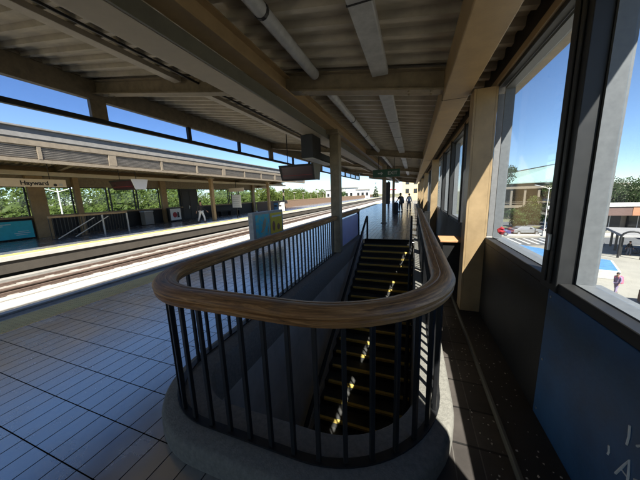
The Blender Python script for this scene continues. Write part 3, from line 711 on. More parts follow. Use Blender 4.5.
for y0,y1 in ((-6,-3),(-2.9,-.2),(.2,2.2),(2.3,4.4),(4.5,7.6),(8.32,9.62),(9.98,11.55),(11.7,13.4),(13.55,15.4),(15.97,17.38),(19.35,21.3),(21.6,23.9),(24.1,25.6),(25.8,28.38)):
    b = MB(); b.box(FW-.10,y0,1.131,FW-.004,y1,1.24); b.box(FW-.10,y0,2.80,FW-.004,y1,2.859); b.box(FW-.10,y0,1.241,FW-.004,y0+.06,2.799); b.box(FW-.10,y1-.06,1.241,FW-.004,y1,2.799)
    o = b.build('window', M['dark'], t); b = MB(); b.box(FW-.055,y0+.06,1.241,FW-.05,y1-.06,2.799); b.build('pane', M['farglass'], o)
t = thing('platform_sign', 'beige Hayward station name sign hanging over the far platform', 'sign', (-17,6.9,2.7))
b = MB(); b.box(-17.06,4.4,2.70,-16.97,8.0,3.07); b.build('board', M['signbg'], t, bevel=.008)
text('Hayward', .27, M['ink'], t, (-16.965,6.82,2.87), FACE_POS_X, bold=.008)
b = MB(); b.box(-16.968,5.20,2.73,-16.960,5.42,2.88); b.box(-16.968,5.14,2.90,-16.960,5.34,3.02); o = b.build('emblem', M['ink'], t)
b = MB(); b.box(-16.958,5.25,2.79,-16.955,5.36,2.83); b.box(-16.958,5.20,2.94,-16.955,5.28,2.98); b.build('emblem_mark', M['white'], o)
b = MB(); b.tube([(-16.968,7.55,2.80),(-16.960,7.55,2.80)],.07,14); b.build('route_dot', M['ink'], t); b = MB(); b.box(-16.968,7.70,2.74,-16.960,7.84,2.88); b.build('route_mark', M['lamp'], t)
for y in (4.8,7.4):
    b = MB(); b.tube([(-17.01,y,3.07),(-17.01,y,ZD(-20.95+17.01))],.015,6); b.build('hanger', M['dark'], t)
t = thing('teal_billboard', 'teal poster board with pale text lines on the far platform wall', 'poster', (-19.95,6.5,0))
b = MB(); b.box(-19.93,4.6,.05,-19.85,7.55,1.06); b.build('board', M['dark'], t); b = MB(); b.box(-19.848,4.65,.09,-19.842,7.5,1.02); o = b.build('poster', M['teal'], t)
b = MB()
for y0,y1,z in ((5.9,6.7,.86),(6.0,6.4,.78),(6.9,7.3,.45),(6.75,7.35,.36),(6.8,7.25,.27)): b = MB(); b.box(-19.84,y0,z,-19.838,y1,z+.025); b.build('text_line', M['white'], o)
# guard rail of the far stairs
t = thing('far_stair_railing', 'tan topped railing of the far platform stairs with pale diagonal handrails', 'railing', (-17,8.8,0))
b = MB(); b.box(-17.05,7.0,1.16,-16.95,10.7,1.26); b.build('top_rail', M['tan'], t, bevel=.008)
bal = None
b = MB(); b.box(-17.012,7.0,.1,-16.988,7.024,1.158); first = b.build('baluster', M['black'], t)
for k in range(1,25):
    o = first.copy(); COL.objects.link(o); o.location.y = .15*k
b = MB(); b.box(-17.02,7.0,.06,-16.98,10.6,.098); b.build('bottom_rail', M['black'], t)
for d in (0,.7):
    b = MB(); b.tube([(-16.9,7.2+d,.1),(-16.9,8.9+d,1.05)],.025,8); b.build('diagonal_rail', M['greywhite'], t)
for y in (9.3,10.65):
    b = MB(); b.box(-16.95,y-.03,0,-16.89,y+.03,1.159); b.build('rail_post', M['greywhite'], t)
t = thing('far_bin', 'pale grey square bin by the far platform wall', 'bin', (-19.5,13.8,0))
b = MB(); b.box(-19.75,13.4,.03,-19.25,14.1,1.0); b.build('bin_body', M['bin'], t, bevel=.03); b = MB(); b.box(-19.78,13.37,1.002,-19.22,14.13,1.1); b.build('bin_lid', M['lamp'], t, bevel=.03)
t = thing('poster_stand', 'white poster stand with red and black picture by the far wall', 'poster', (-19.4,16.0,0))
b = MB(); b.box(-19.6,15.55,.05,-19.35,16.85,1.2); b.build('stand', M['dark'], t, bevel=.02); b = MB(); b.box(-19.348,15.68,.15,-19.342,16.7,1.12); o = b.build('poster', M['white'], t)
b = MB(); b.quad(*[(-19.338,16.1+.22*math.cos(k*.7),.6+.25*math.sin(k*.7)) for k in range(9)]); b.build('poster_shape', M['red'], o); b = MB(); b.quad((-19.337,16.3,.35),(-19.337,16.55,.35),(-19.337,16.5,.8),(-19.337,16.35,.85)); b.build('poster_shape', M['ink'], o)
t = thing('route_map_stand', 'white route map on a black post under a small beige sign', 'map stand', (-15.9,20,0))
b = MB(); b.box(-16.35,20,.93,-15.35,20.06,2.15); b.build('map_board', M['white'], t, bevel=.005); b = MB(); b.box(-16.32,19.99,.9,-15.40,19.997,.94); b.build('lower_edge', M['dark'], t)
b = MB(); b.box(-15.95,20.0,0,-15.87,20.07,.93); b.box(-16.42,19.98,.9,-16.352,20.08,2.3); b.build('map_post', M['black'], t)
b = MB(); b.box(-16.7,20.08,2.45,-15.0,20.16,2.78); b.build('sign_strip', M['signbg'], t); b = MB(); b.box(-16.4,20.10,2.3,-16.34,20.14,2.45); b.box(-15.9,20.10,2.785,-15.86,20.14,3.6); b.build('sign_strut', M['black'], t)
b = MB(); 
for k in range(5): b.box(-16.25,19.992,1.1+.2*k,-15.5-.1*(k%2),19.998,1.13+.2*k)
b.build('map_lines', M['lamp'], t)
t = thing('far_bench', 'long dark bench against the far platform wall', 'bench', (-19.5,23,0))
b = MB(); b.box(-19.7,21.5,.42,-19.2,24.9,.48); b.build('seat', M['dark'], t); b = MB(); b.box(-19.78,21.5,.5,-19.72,24.9,.9); b.build('backrest', M['dark'], t)
for y in (21.7,23.2,24.7):
    b = MB(); b.box(-19.65,y-.03,0,-19.25,y+.03,.418); b.build('leg', M['black'], t)
for x,l,m_,sz in ((-15.6,'blue recycling bin on the far platform beyond the last post','bluebin',.55),(-14.95,'white cabinet on the far platform beside the blue bin','white',.5)):
    t = thing('platform_cabinet', l, 'bin', (x,27.2,0)); b = MB(); b.box(x-sz/2,26.9,.05,x+sz/2,27.5,1.1); b.build('cabinet_body', M[m_], t, bevel=.03)
    b = MB(); b.box(x-sz/2-.02,26.88,1.102,x+sz/2+.02,27.52,1.18); b.build('cabinet_lid', M['dark' if m_=='bluebin' else 'lamp'], t, bevel=.02); b = MB(); b.box(x-sz/2+.08,26.89,.65,x+sz/2-.08,26.898,.85); b.build('slot', M['black'], t)
# open end of the far platform: fence and lamp posts
t = thing('platform_fence', 'low brown fence along the open end of the far platform', 'fence', (-20,70,0))
b = MB(); b.box(-20.08,29.5,0,-20.0,138,1.15); b.build('fence_panel', mat('brown_fence',(.16,.10,.06),.7,var=.3,scale=6,stretch=(1,6,.3)), t)
b = MB(); b.box(-20.12,29.5,1.151,-19.97,138,1.22); b.build('fence_cap', M['tan'], t)
nm = ['first','second','third','fourth','fifth','sixth','seventh','eighth','ninth','tenth','eleventh']
for k in range(11):
    y = 36.5+7.8*k
    l = 'tan lamp post on the open far platform, %s beyond the canopy' % nm[k]
    if k == 0:
        LP = thing('platform_lamp_post', l, 'lamp post', (-19.6,y,0), group='lamp posts on the far platform')
        b = MB(); b.box(-19.70,y-.1,0,-19.50,y+.1,3.0); b.build('shaft', M['cream'], LP, bevel=.01); b = MB(); b.box(-19.75,y-.5,3.001,-18.9,y+.5,3.12); b.build('lamp_head', M['greywhite'], LP, bevel=.02)
    else: dup(LP, (-19.6,y,0), label=l)

# ------------------------------------------------------------------ people
def skin(name, pts, edges, m, parent, root=0, sub=2):
    me = bpy.data.meshes.new(name); me.from_pydata([p[:3] for p in pts], edges, []); me.materials.append(m)
    o = bpy.data.objects.new(name, me); COL.objects.link(o); o.parent = parent
    md = o.modifiers.new('skin','SKIN'); md.use_smooth_shade = True
    if not me.skin_vertices: me.skin_vertices.new()
    for i,p in enumerate(pts):
        r_ = p[3]; me.skin_vertices[0].data[i].radius = (r_,p[4] if len(p) > 4 else r_)
    me.skin_vertices[0].data[root].use_root = True
    s = o.modifiers.new('sub','SUBSURF'); s.levels = sub; s.render_levels = sub
    return o
def person(label, loc, rz, shirt, pants, hair, stride=.18, lean=0.0, arm=(.1,-.1), h=1.7, long_hair=False, holding=None):
    t = thing('person', label, 'person', loc, rz, local=True); k = h/1.72; t.scale = (k,k,k)
    hip = Vector((0,0,.92)); sh = Vector((0,.44*math.sin(lean)+0,.92+.50*math.cos(lean))); 
    def P(v,r,r2=None): return (v[0],v[1],v[2],r,r2 or r)
    neck = sh+Vector((0,.07*math.sin(lean)+.01,.07)); head = neck+Vector((0,.03,.11)); top = head+Vector((0,.0,.12))
    pts = [P(hip,.13,.10),P((hip+sh)/2,.135,.10),P(sh+Vector((0,0,-.04)),.12,.09),P(neck,.055),P(neck+Vector((0,.02,.06)),.06,.065),P(head,.085,.095),P(top,.055)]
    e = [(0,1),(1,2),(2,3),(3,4),(4,5),(5,6)]
    J = {}
    for s,st,ar in ((-1,stride,arm[0]),(1,-stride,arm[1])):
        b = len(pts)
        hp = Vector((.09*s,0,.88)); kn = Vector((.095*s,st*.6+.04,.48)); an = Vector((.095*s,st-.02,.09)); toe = Vector((.10*s,st+.15,.035))
        pts += [P(hp,.088),P(kn,.055),P((kn+an)/2+Vector((0,-.02,.05)),.05),P(an,.036),P(toe,.035)]
        e += [(0,b),(b,b+1),(b+1,b+2),(b+2,b+3),(b+3,b+4)]
        b = len(pts)
        so_ = sh+Vector((.175*s,0,-.03)); el = so_+Vector((.05*s,ar*.5-.02,-.27)); wr = el+Vector((0,ar*1.2+.06,-.22)); 
        d = (wr-el).normalized(); pm = wr+d*.07
        pts += [P(so_,.055),P(el,.04),P(wr,.026),P(pm,.032,.016)]
        e += [(2,b),(b,b+1),(b+1,b+2),(b+2,b+3)]
        side = Vector((0,1,0)); side = (side - d*side.dot(d)).normalized()
        for q,(off,ln) in enumerate(((-.03,.06),(-.01,.075),(.01,.08),(.03,.07))):
            c = len(pts); a1 = pm+side*off+d*.03; a2 = a1+d*ln*.5+Vector((-.006*s,0,0)); a3 = a2+d*ln*.5+Vector((-.018*s,0,0))
            pts += [P(a1,.009),P(a2,.0085),P(a3,.007)]; e += [(b+3,c),(c,c+1),(c+1,c+2)]
        c = len(pts); a1 = wr+d*.03+side*.04; a2 = a1+d*.05+side*.012; pts += [P(a1,.011),P(a2,.008)]; e += [(b+3,c),(c,c+1)]
        J[s] = (hp,kn,an,so_,el,wr)
    body = skin('body', pts, e, M['skin'], t)
    # face, hair, clothes
    f = head+Vector((0,.09,0)); b = MB()
    for s in (-1,1): b.box(f.x+.032*s-.012,f.y-.005,f.z+.005,f.x+.032*s+.012,f.y+.006,f.z+.017)
    b.box(-.025,f.y-.012,f.z-.062,.025,f.y+.003,f.z-.052); b.build('eyes_and_mouth', M['ink'], body)
    b = MB(); b.hexa([(-.014,f.y-.01,f.z-.035),(.014,f.y-.01,f.z-.035),(.014,f.y+.024,f.z-.035),(-.014,f.y+.024,f.z-.035),(-.008,f.y-.01,f.z+.01),(.008,f.y-.01,f.z+.01),(.008,f.y+.004,f.z+.01),(-.008,f.y+.004,f.z+.01)])
    for s in (-1,1): b.box(.088*s-.012,head.y-.02,head.z-.03,.088*s+.012,head.y+.015,head.z+.03)
    b.build('nose_and_ears', M['skin'], body, bevel=.006)
    b = MB()
    for i in range(7):
        for j in range(12): pass
    nn,mm = 7,14; base = len(b.v); c0 = head+Vector((0,-.018,.045))
    for i in range(nn+1):
        th = (math.pi*(.62 if not long_hair else .72))*i/nn
        for j in range(mm):
            ph = 2*math.pi*j/mm; z = math.cos(th); fr = math.sin(ph)*math.sin(th)
            zz = max(z, .05) if fr > .35 else z
            b.v.append((c0.x+.098*math.sin(th)*math.cos(ph), c0.y+.108*math.sin(th)*math.sin(ph), c0.z+.118*zz))
    for i in range(nn):
        for j in range(mm): b.face([base+i*mm+j,base+i*mm+(j+1)%mm,base+(i+1)*mm+(j+1)%mm,base+(i+1)*mm+j])
    b.build('hair', M[hair], t, smooth=60)
    u = .014
    pts = [P(hip+Vector((0,0,-.02)),.145,.115),P((hip+sh)/2,.15,.115),P(sh+Vector((0,0,-.04)),.135,.105),P(neck+Vector((0,0,-.01)),.07)]; e = [(0,1),(1,2),(2,3)]
    for s in (-1,1):
        hp,kn,an,so_,el,wr = J[s]; c = len(pts); pts += [P(so_,.055+u),P(el,.04+u),P(el+(wr-el)*.85,.03+u)]; e += [(2,c),(c,c+1),(c+1,c+2)]
    skin('shirt', pts, e, M[shirt], t)
    pts = [P(hip,.142,.112)]; e = []
    for s in (-1,1):
        hp,kn,an,so_,el,wr = J[s]; c = len(pts); pts += [P(hp,.088+u),P(kn,.055+u+.006),P(an+Vector((0,0,.04)),.05+u)]; e += [(0,c),(c,c+1),(c+1,c+2)]
    skin('trousers', pts, e, M[pants], t)
    for s in (-1,1):
        hp,kn,an,so_,el,wr = J[s]; b = MB(); b.box(an.x-.045,an.y-.07,0,an.x+.045,an.y+.20,.075); b.build('shoe', M['black'], t, bevel=.025)
    return t, sh, lean, J
person('person in black top and white trousers walking on the far platform', (-15.9,15.6,0), R(-90), 'blackcloth', 'whitecloth', 'hair', stride=.25, arm=(.22,-.15))
tp, sh, ln, J = person('person in black carrying a backpack, standing on the landing by the posts', (-1.05,25.2,0), R(35), 'blackcloth', 'blackcloth', 'hair', stride=.08, lean=.12, arm=(.25,.2), h=1.78)
def pack(label, tp, sh, m, s=1.0):
    # carried bag: stays a thing of its own, in the world position of its bearer's back
    t = thing('backpack', label, 'bag', tp.location, tp.rotation_euler.z, local=True)
    b = MB(); y = sh.y-.13
    b.hexa([(-.16*s,y-.20*s,sh.z-.52*s),(.16*s,y-.20*s,sh.z-.52*s),(.16*s,y,sh.z-.52*s),(-.16*s,y,sh.z-.52*s),(-.13*s,y-.15*s,sh.z+.02),(.13*s,y-.15*s,sh.z+.02),(.13*s,y+.01,sh.z+.02),(-.13*s,y+.01,sh.z+.02)])
    b.build('bag_body', m, t, bevel=.05, seg=3)
    b = MB(); b.box(-.11*s,y-.24*s,sh.z-.46*s,.11*s,y-.19*s,sh.z-.22*s); b.build('front_pocket', m, t, bevel=.02)
    for q in (-1,1):
        b = MB(); b.tube([(.09*q,y,sh.z-.02),(.10*q,sh.y,sh.z+.06),(.11*q,sh.y+.13,sh.z-.05),(.11*q,y+.06,sh.z-.38)],.016,6); b.build('strap', m, t, smooth=60)
pack('large black backpack worn by the person in black on the landing', tp, sh, M['black'], 1.15)
person('person in white top and grey trousers far down the platform by the wall', (-.35,26.8,0), R(-160), 'whitecloth', 'denim', 'hair', stride=.15)
tp, sh, ln, J = person('person in mauve clothes walking across the pale plaza below', (14.84,24.82,GZ+.006), R(115), 'purplecloth', 'purplecloth', 'hair', stride=.2, arm=(.04,-.06))
pack('bright pink backpack on the person crossing the plaza', tp, sh, M['pink'], 1.1)
person('person in dark clothes standing beside the grey roofed shelter', (24.1,39.5,GZ+.006), R(200), 'blackcloth', 'denim', 'hair', stride=.1)

# ------------------------------------------------------------------ trees
def crown_mb(lobes, n, size, rnd):
    b = MB()
    for (cx_,cy_,cz_,rx,ry,rz_) in lobes:
        k = int(n*rx*ry*rz_/sum(l[3]*l[4]*l[5] for l in lobes))
        for _ in range(k):
            u = rnd.uniform(-1,1); ph = rnd.uniform(0,2*math.pi); q = rnd.uniform(.35,1.08)**.6; s_ = math.sqrt(1-u*u)
            p = Vector((cx_+rx*q*s_*math.cos(ph), cy_+ry*q*s_*math.sin(ph), cz_+rz_*q*u))
            a = Vector((rnd.gauss(0,1)+.3,rnd.gauss(0,1)-.4,rnd.gauss(0,1)+.9)).normalized(); c = a.orthogonal().normalized(); d = a.cross(c)
            w_ = size*rnd.uniform(.5,1.2)
            b.quad(p-c*w_, p-d*w_*.55, p+c*w_, p+d*w_*.55)
    return b
def tree(label, x, y, h, r, leaf, seed, z0=GZ, n=2600, size=.22, group='trees beyond the plaza', kind='broadleaf_tree', conical=False, z_first=.3):
    rnd = random.Random(seed)
    t = thing(kind, label, 'tree', (x,y,z0), group=group)
    b = MB(); P = [Vector((x,y,z0-.1))]; 
    for i in range(1,5): P.append(P[-1]+Vector((rnd.uniform(-.15,.15),rnd.uniform(-.15,.15),h*.16)))
    b.tube(P,[.035*h,.03*h,.025*h,.02*h,.012*h],8)
    lobes = []
    if conical:
        for i in range(7): f = i/6; lobes.append((x,y,z0+h*(.14+.80*f),r*(1-.86*f),r*(1-.86*f),h*.11))
    else:
        for i in range(9):
            a = rnd.uniform(0,6.28); f = rnd.uniform(z_first,.9); rr = r*rnd.uniform(.25,.75)*(1.15-abs(f-.55)); s_ = rnd.uniform(.38,.6)*r
            lobes.append((x+rr*math.cos(a),y+rr*math.sin(a),z0+h*f,s_,s_,s_*rnd.uniform(.6,.85)))
        for l in lobes[:5]: b.tube([P[2],(P[2]+Vector(l[:3]))/2+Vector((0,0,.2)),Vector(l[:3])],[.014*h,.009*h,.004*h],6)
    b.build('trunk', M['bark'], t, smooth=60)
    crown_mb(lobes, n, size, rnd).build('crown', M[leaf], t)
    return t
tree('dark rounded tree rising behind the brown and orange shop front, right pane', 36.5,72,11.0,5.5,'leaf2',1,n=5200)
tree('mid green bushy tree behind the shop front, at the left end of its roof', 34.8,76,9.2,4.0,'leaf1',2,n=3200)
tree('low spreading tree at the far right behind the orange fascia', 44,74,8.6,4.6,'leaf2',3,n=3600)
tree('pale green tree at the right edge beyond the shop roof', 48,79,10.2,4.2,'leaf1',33,n=3000)
tree('tall tree standing left of the pale green roof, left pane', 33.5,122,16.8,6.2,'leaf1',4,n=4200,size=.32)
tree('rounded tree rising behind the pale green roof', 44,150,18.2,7.5,'leaf2',5,n=4200,size=.4)
tree('wide tree behind the right end of the pale green roof', 60,150,18.6,8,'leaf2',6,n=4200,size=.4)
tree('low green tree in front of the pale green roof', 32,97,9.8,4.6,'leaf1',7,n=3600)
tree('street tree with dark round crown in front of the tan colonnade, nearest the lamp post', 22.6,64,4.6,2.3,'leaf2',8,n=2200)
tree('street tree with loose crown by the dark street, left pane', 19.8,60.5,4.2,1.9,'leaf1',9,n=1800)
tree('small bushy street tree at the left end of the parked cars', 26.6,70,4.3,2.6,'leaf2',10,n=2200)
tree('small bushy street tree by the white picket fence', 32.5,77,4.2,2.6,'leaf1',11,n=2200)
tree('tall dark tree at the left edge of the left pane, beyond the colonnade', 26.5,101,15.6,4.6,'leaf2',51,n=4200,size=.26)
tree('dense dark tree behind the right half of the colonnade', 40,102.5,9.6,4.2,'leaf2',52,n=3600,size=.24)
tree('bright low tree in front of the colonnade, by the hedge', 29.5,80,6.2,3.0,'leaf3',53,n=2600)
tree('dark round tree left of the brown fascia, close to the window jamb', 30.2,68,9.2,3.6,'leaf2',54,n=3400)
tree('dark slim conifer standing at the far end of the tracks', -17.6,130,13.0,3.0,'leaf2',12,n=3000,size=.3,kind='conifer_tree',conical=True,group=None)
tree('broad green tree beyond the far end of the platform, beside the yellow building', 5.2,84,12.5,3.6,'leaf1',13,n=2600,group=None)
tree('green tree beyond the far platform end, nearest the white houses', -29,104,10.8,5.0,'leaf1',14,n=3000,size=.28,group=None)
# the wood behind the far platform reads as one mass
rnd = random.Random(21); b = MB(); tr = MB(); lob = []
for i in range(175):
    y = rnd.uniform(-45,160); x = rnd.uniform(-60,-36) - .05*max(0,y)
    h = rnd.uniform(8.2,11.4) + (1.5 if x < -50 else 0) ; r_ = rnd.uniform(2.8,4.4)
    for q in range(5):
        a = rnd.uniform(0,6.28); rr = r_*rnd.uniform(.1,.75); s_ = r_*rnd.uniform(.5,.78)
        lob.append((x+rr*math.cos(a),y+rr*math.sin(a),GZ+h*rnd.uniform(.35,.93),s_,s_,s_*.75))
    tr.tube([(x,y,GZ-.1),(x,y,GZ+h*.7)],[.2,.08],6)
cm = crown_mb(lob, 200000, .2, rnd); cm2 = crown_mb([(l[0],l[1],l[2],l[3]*.72,l[4]*.72,l[5]*.72) for l in lob], 22000, .55, rnd)
k0 = len(cm.v); cm.v += cm2.v; cm.f += [[i+k0 for i in f] for f in cm2.f]; cm.m += cm2.m; cm.uv += cm2.uv
o = cm.build('woodland', M['leaf3']); o['kind'] = 'stuff'; o['label'] = 'bright green wood behind the far platform'
o2 = tr.build('woodland_trunks', M['bark'], o)
rnd = random.Random(5)
def pole_lamp(label, x, y, h, z0, arm=1.6, two=True, group=None, rz=0):
    t = thing('street_lamp', label, 'street lamp', (x,y,z0))
    b = MB(); b.tube([(x,y,z0),(x,y,z0+h)],[.09,.055],10); b.build('pole', M['greywhite'], t, smooth=50)
    for s in ((-1,1) if two else (1,)):
        dx,dy = math.cos(rz)*s, math.sin(rz)*s
        b = MB(); b.tube([(x,y,z0+h-.3),(x+dx*arm*.5,y+dy*arm*.5,z0+h),(x+dx*arm,y+dy*arm,z0+h+.25)],.04,8); o = b.build('arm', M['greywhite'], t, smooth=50)
        b = MB(); b.bar((x+dx*arm,y+dy*arm,z0+h+.25),(x+dx*(arm+.7),y+dy*(arm+.7),z0+h+.42),.25,.1); b.build('lamp_head', M['lamp'], o, bevel=.02)
    return t
pole_lamp('pale two armed street lamp among the trees behind the far platform', -29.5,13.2,9.6,GZ,1.7,True,rz=R(65))
tl = pole_lamp('tall pale lamp post with a white sign beyond the street, left pane', 21.4,53.3,8.3,GZ,1.5,True,rz=R(10))
b = MB(); b.box(21.5,53.1,-1.75,22.3,53.16,-1.2); b.build('sign_plate', M['white'], tl)
b = MB(); b.box(21.2,53.05,GZ,21.6,53.55,GZ+.8); b.build('base', M['conc'], tl, bevel=.03)

# ------------------------------------------------------------------ buildings and street things right of the wall
t = thing('parking_structure', 'open tan colonnade deck with two levels beyond the street', 'building', (30,88,GZ))
b = MB(); b.box(22,85,-3.5,50,100,-2.85); b.build('floor_slab', M['cream'], t); b = MB(); b.box(22,85,1.7,50,100,2.35); b.build('roof_slab', M['cream'], t)
for k in range(9):
    x = 22.6+3.1*k; b = MB(); b.box(x,85.3,-2.849,x+.5,85.8,1.699); b.build('column', M['cream'], t)
    b = MB(); b.box(x,85.3,GZ,x+.5,85.8,-3.501); b.build('column', M['cream'], t)
b = MB(); b.box(22.3,85.4,-1.9,50,85.45,-1.8); b.box(22.3,85.4,-2.3,50,85.45,-2.2); b.build('guard_rail', M['cream'], t)
b = MB(); b.box(22,94,GZ,50,94.3,-3.501); b.box(22,97,-2.849,50,97.2,1.699); b.build('back_wall', M['dark'], t)
t = thing('hall', 'hall with a long pale green metal roof behind the colonnade', 'building', (45,112,GZ))
b = MB(); b.hexa([(28,105,3.4),(50,105,3.6),(50,118,3.6),(28,118,3.4),(28,105,3.6),(50,105,3.9),(50,118,10.2),(28,118,6.6)]); b.build('roof', M['teal_roof'], t)
b = MB(); b.hexa([(28,118.05,6.4),(50,118.05,10.0),(50,118.5,10.0),(28,118.5,6.4),(28,118.05,6.95),(50,118.05,10.55),(50,118.5,10.55),(28,118.5,6.95)]); b.build('ridge_trim', M['dark'], t)
for k in range(14):
    x = 28.8+1.55*k; f_ = (x-28)/22; b = MB(); b.bar((x,105,3.62+.3*f_),(x,118,6.62+3.6*f_),.10,.10); b.build('roof_seam', M['bin'], t)
b = MB(); b.box(29,106,GZ,49,117,3.39); b.build('wall', M['cream'], t)
for k in range(4): b = MB(); b.box(30+5*k,105.95,0,33.5+5*k,105.99,2.5); b.build('window', M['carglass'], t)
t = thing('shop_row', 'low shop building with brown and orange fascia on the right', 'building', (45,64,GZ))
b = MB(); b.box(32.6,63,GZ,62,70,-2.0); b.build('wall', M['cream'], t)
b = MB(); b.box(32.3,60.0,-3.5,36.2,63,-1.9); b.build('brown_fascia', M['brick'], t); b = MB(); b.box(36.203,59.95,-3.5,62,63,-1.9); b.build('orange_fascia', M['orange'], t)
b = MB(); b.box(32.0,59.8,-1.899,62.2,70.2,-1.72); b.build('roof', M['greywhite'], t)
for x in (32.4,38.2,44.0,50): b = MB(); b.box(x,60.1,GZ,x+.7,60.8,-3.501); b.build('pillar', M['cream'], t)
for k in range(7): b = MB(); b.box(33.4+3.9*k,62.93,GZ+.2,36.5+3.9*k,62.99,-3.7); f_ = b.build('window', M['carglass'], t); b = MB(); b.box(34.9+3.9*k,62.90,GZ+.2,35.0+3.9*k,62.929,-3.7); b.build('frame', M['white'], f_)
t = thing('raised_deck', 'low pale walled deck with blue coated top on the plaza', 'deck', (15,32,GZ))
pl = [(12.2,29.6),(17.3,28.7),(19.1,33.0),(13.3,41)]
b = MB(); b.prism(pl, GZ, -5.62); b.build('deck_wall', M['conc'], t, bevel=.04)
cx_,cy_ = 15.4,32.6; b = MB(); b.prism([(cx_+(x-cx_)*.95,cy_+(y-cy_)*.95) for x,y in pl], -5.619, -5.60); b.build('blue_top', M['bluedeck'], t)
t = thing('bike_shelter', 'grey flat roofed shelter on posts on the plaza', 'shelter', (26,41,GZ))
b = MB(); b.hexa([(22.7,38.6,-4.06),(31,36.0,-4.06),(33.5,43.6,-4.06),(25.2,46.2,-4.06),(22.9,38.8,-3.82),(30.9,36.3,-3.82),(33.3,43.4,-3.82),(25.3,46,-3.82)]); b.build('roof', M['shelter'], t, bevel=.03)
for x,y in ((23.2,39.2),(30.2,37),(32.8,43),(25.7,45.3),(24.5,42.3)): b = MB(); b.box(x-.09,y-.09,GZ,x+.09,y+.09,-4.061); b.build('post', M['dark'], t)
t = thing('arch_frame', 'dark pipe arch standing in front of the grey shelter', 'arch', (22.9,38.4,GZ))
P = [(22.35,38.0,GZ),(22.35,38.0,-4.0)]+[(23.15-.8*math.cos(a),38.0-.3*math.sin(a)*0-.55*(1-math.cos(a))/2,-4.0+.7*math.sin(a)) for a in [math.pi*i/10 for i in range(1,10)]]+[(23.95,37.45,-4.0),(23.95,37.45,GZ)]
b = MB(); b.tube(P,.10,8); b.build('arch_pipe', M['dark'], t, smooth=50)
t = thing('ticket_block', 'low brown planter block at the right edge of the plaza', 'planter', (15.6,23.0,GZ))
b = MB(); b.box(15.3,21.3,GZ,17.3,23.6,-5.5); b.build('block', M['brick'], t, bevel=.05); crown_mb([(16.3,22.4,-5.3,.8,.9,.35)],500,.12,rnd).build('planting', M['leaf1'], t)
def bicycle(label, x, y, rz):
    t = thing('bicycle', label, 'bicycle', (x,y,GZ+.008), rz, local=True, group='bicycles by the shelter')
    for yy in (-.52,.52):
        b = MB(); b.tube([(0,yy+.33*math.cos(a),.34+.33*math.sin(a)) for a in [2*math.pi*i/20 for i in range(21)]],.02,6,False); b.build('wheel', M['tyre'], t)
    b = MB()
    for p,q in (((0,-.52,.34),(0,-.1,.28)),((0,-.1,.28),(0,-.25,.8)),((0,-.25,.8),(0,-.52,.34)),((0,-.1,.28),(0,.38,.78)),((0,-.22,.74),(0,.38,.78)),((0,.52,.34),(0,.36,.95))): b.tube([p,q],.018,6)
    b.build('frame', M['bluebin'], t); b = MB(); b.tube([(-.25,.32,.98),(0,.36,.97),(.25,.32,.98)],.014,6); b.build('handlebar', M['black'], t); b = MB(); b.box(-.06,-.38,.82,.06,-.14,.87); b.build('saddle', M['black'], t, bevel=.02)
bicycle('parked bicycle under the grey shelter, left one', 25.0,41.0,R(20)); bicycle('parked bicycle under the grey shelter, right one', 25.8,40.3,R(35)); bicycle('parked bicycle in the shade left of the shelter', 23.9,44.8,R(60))
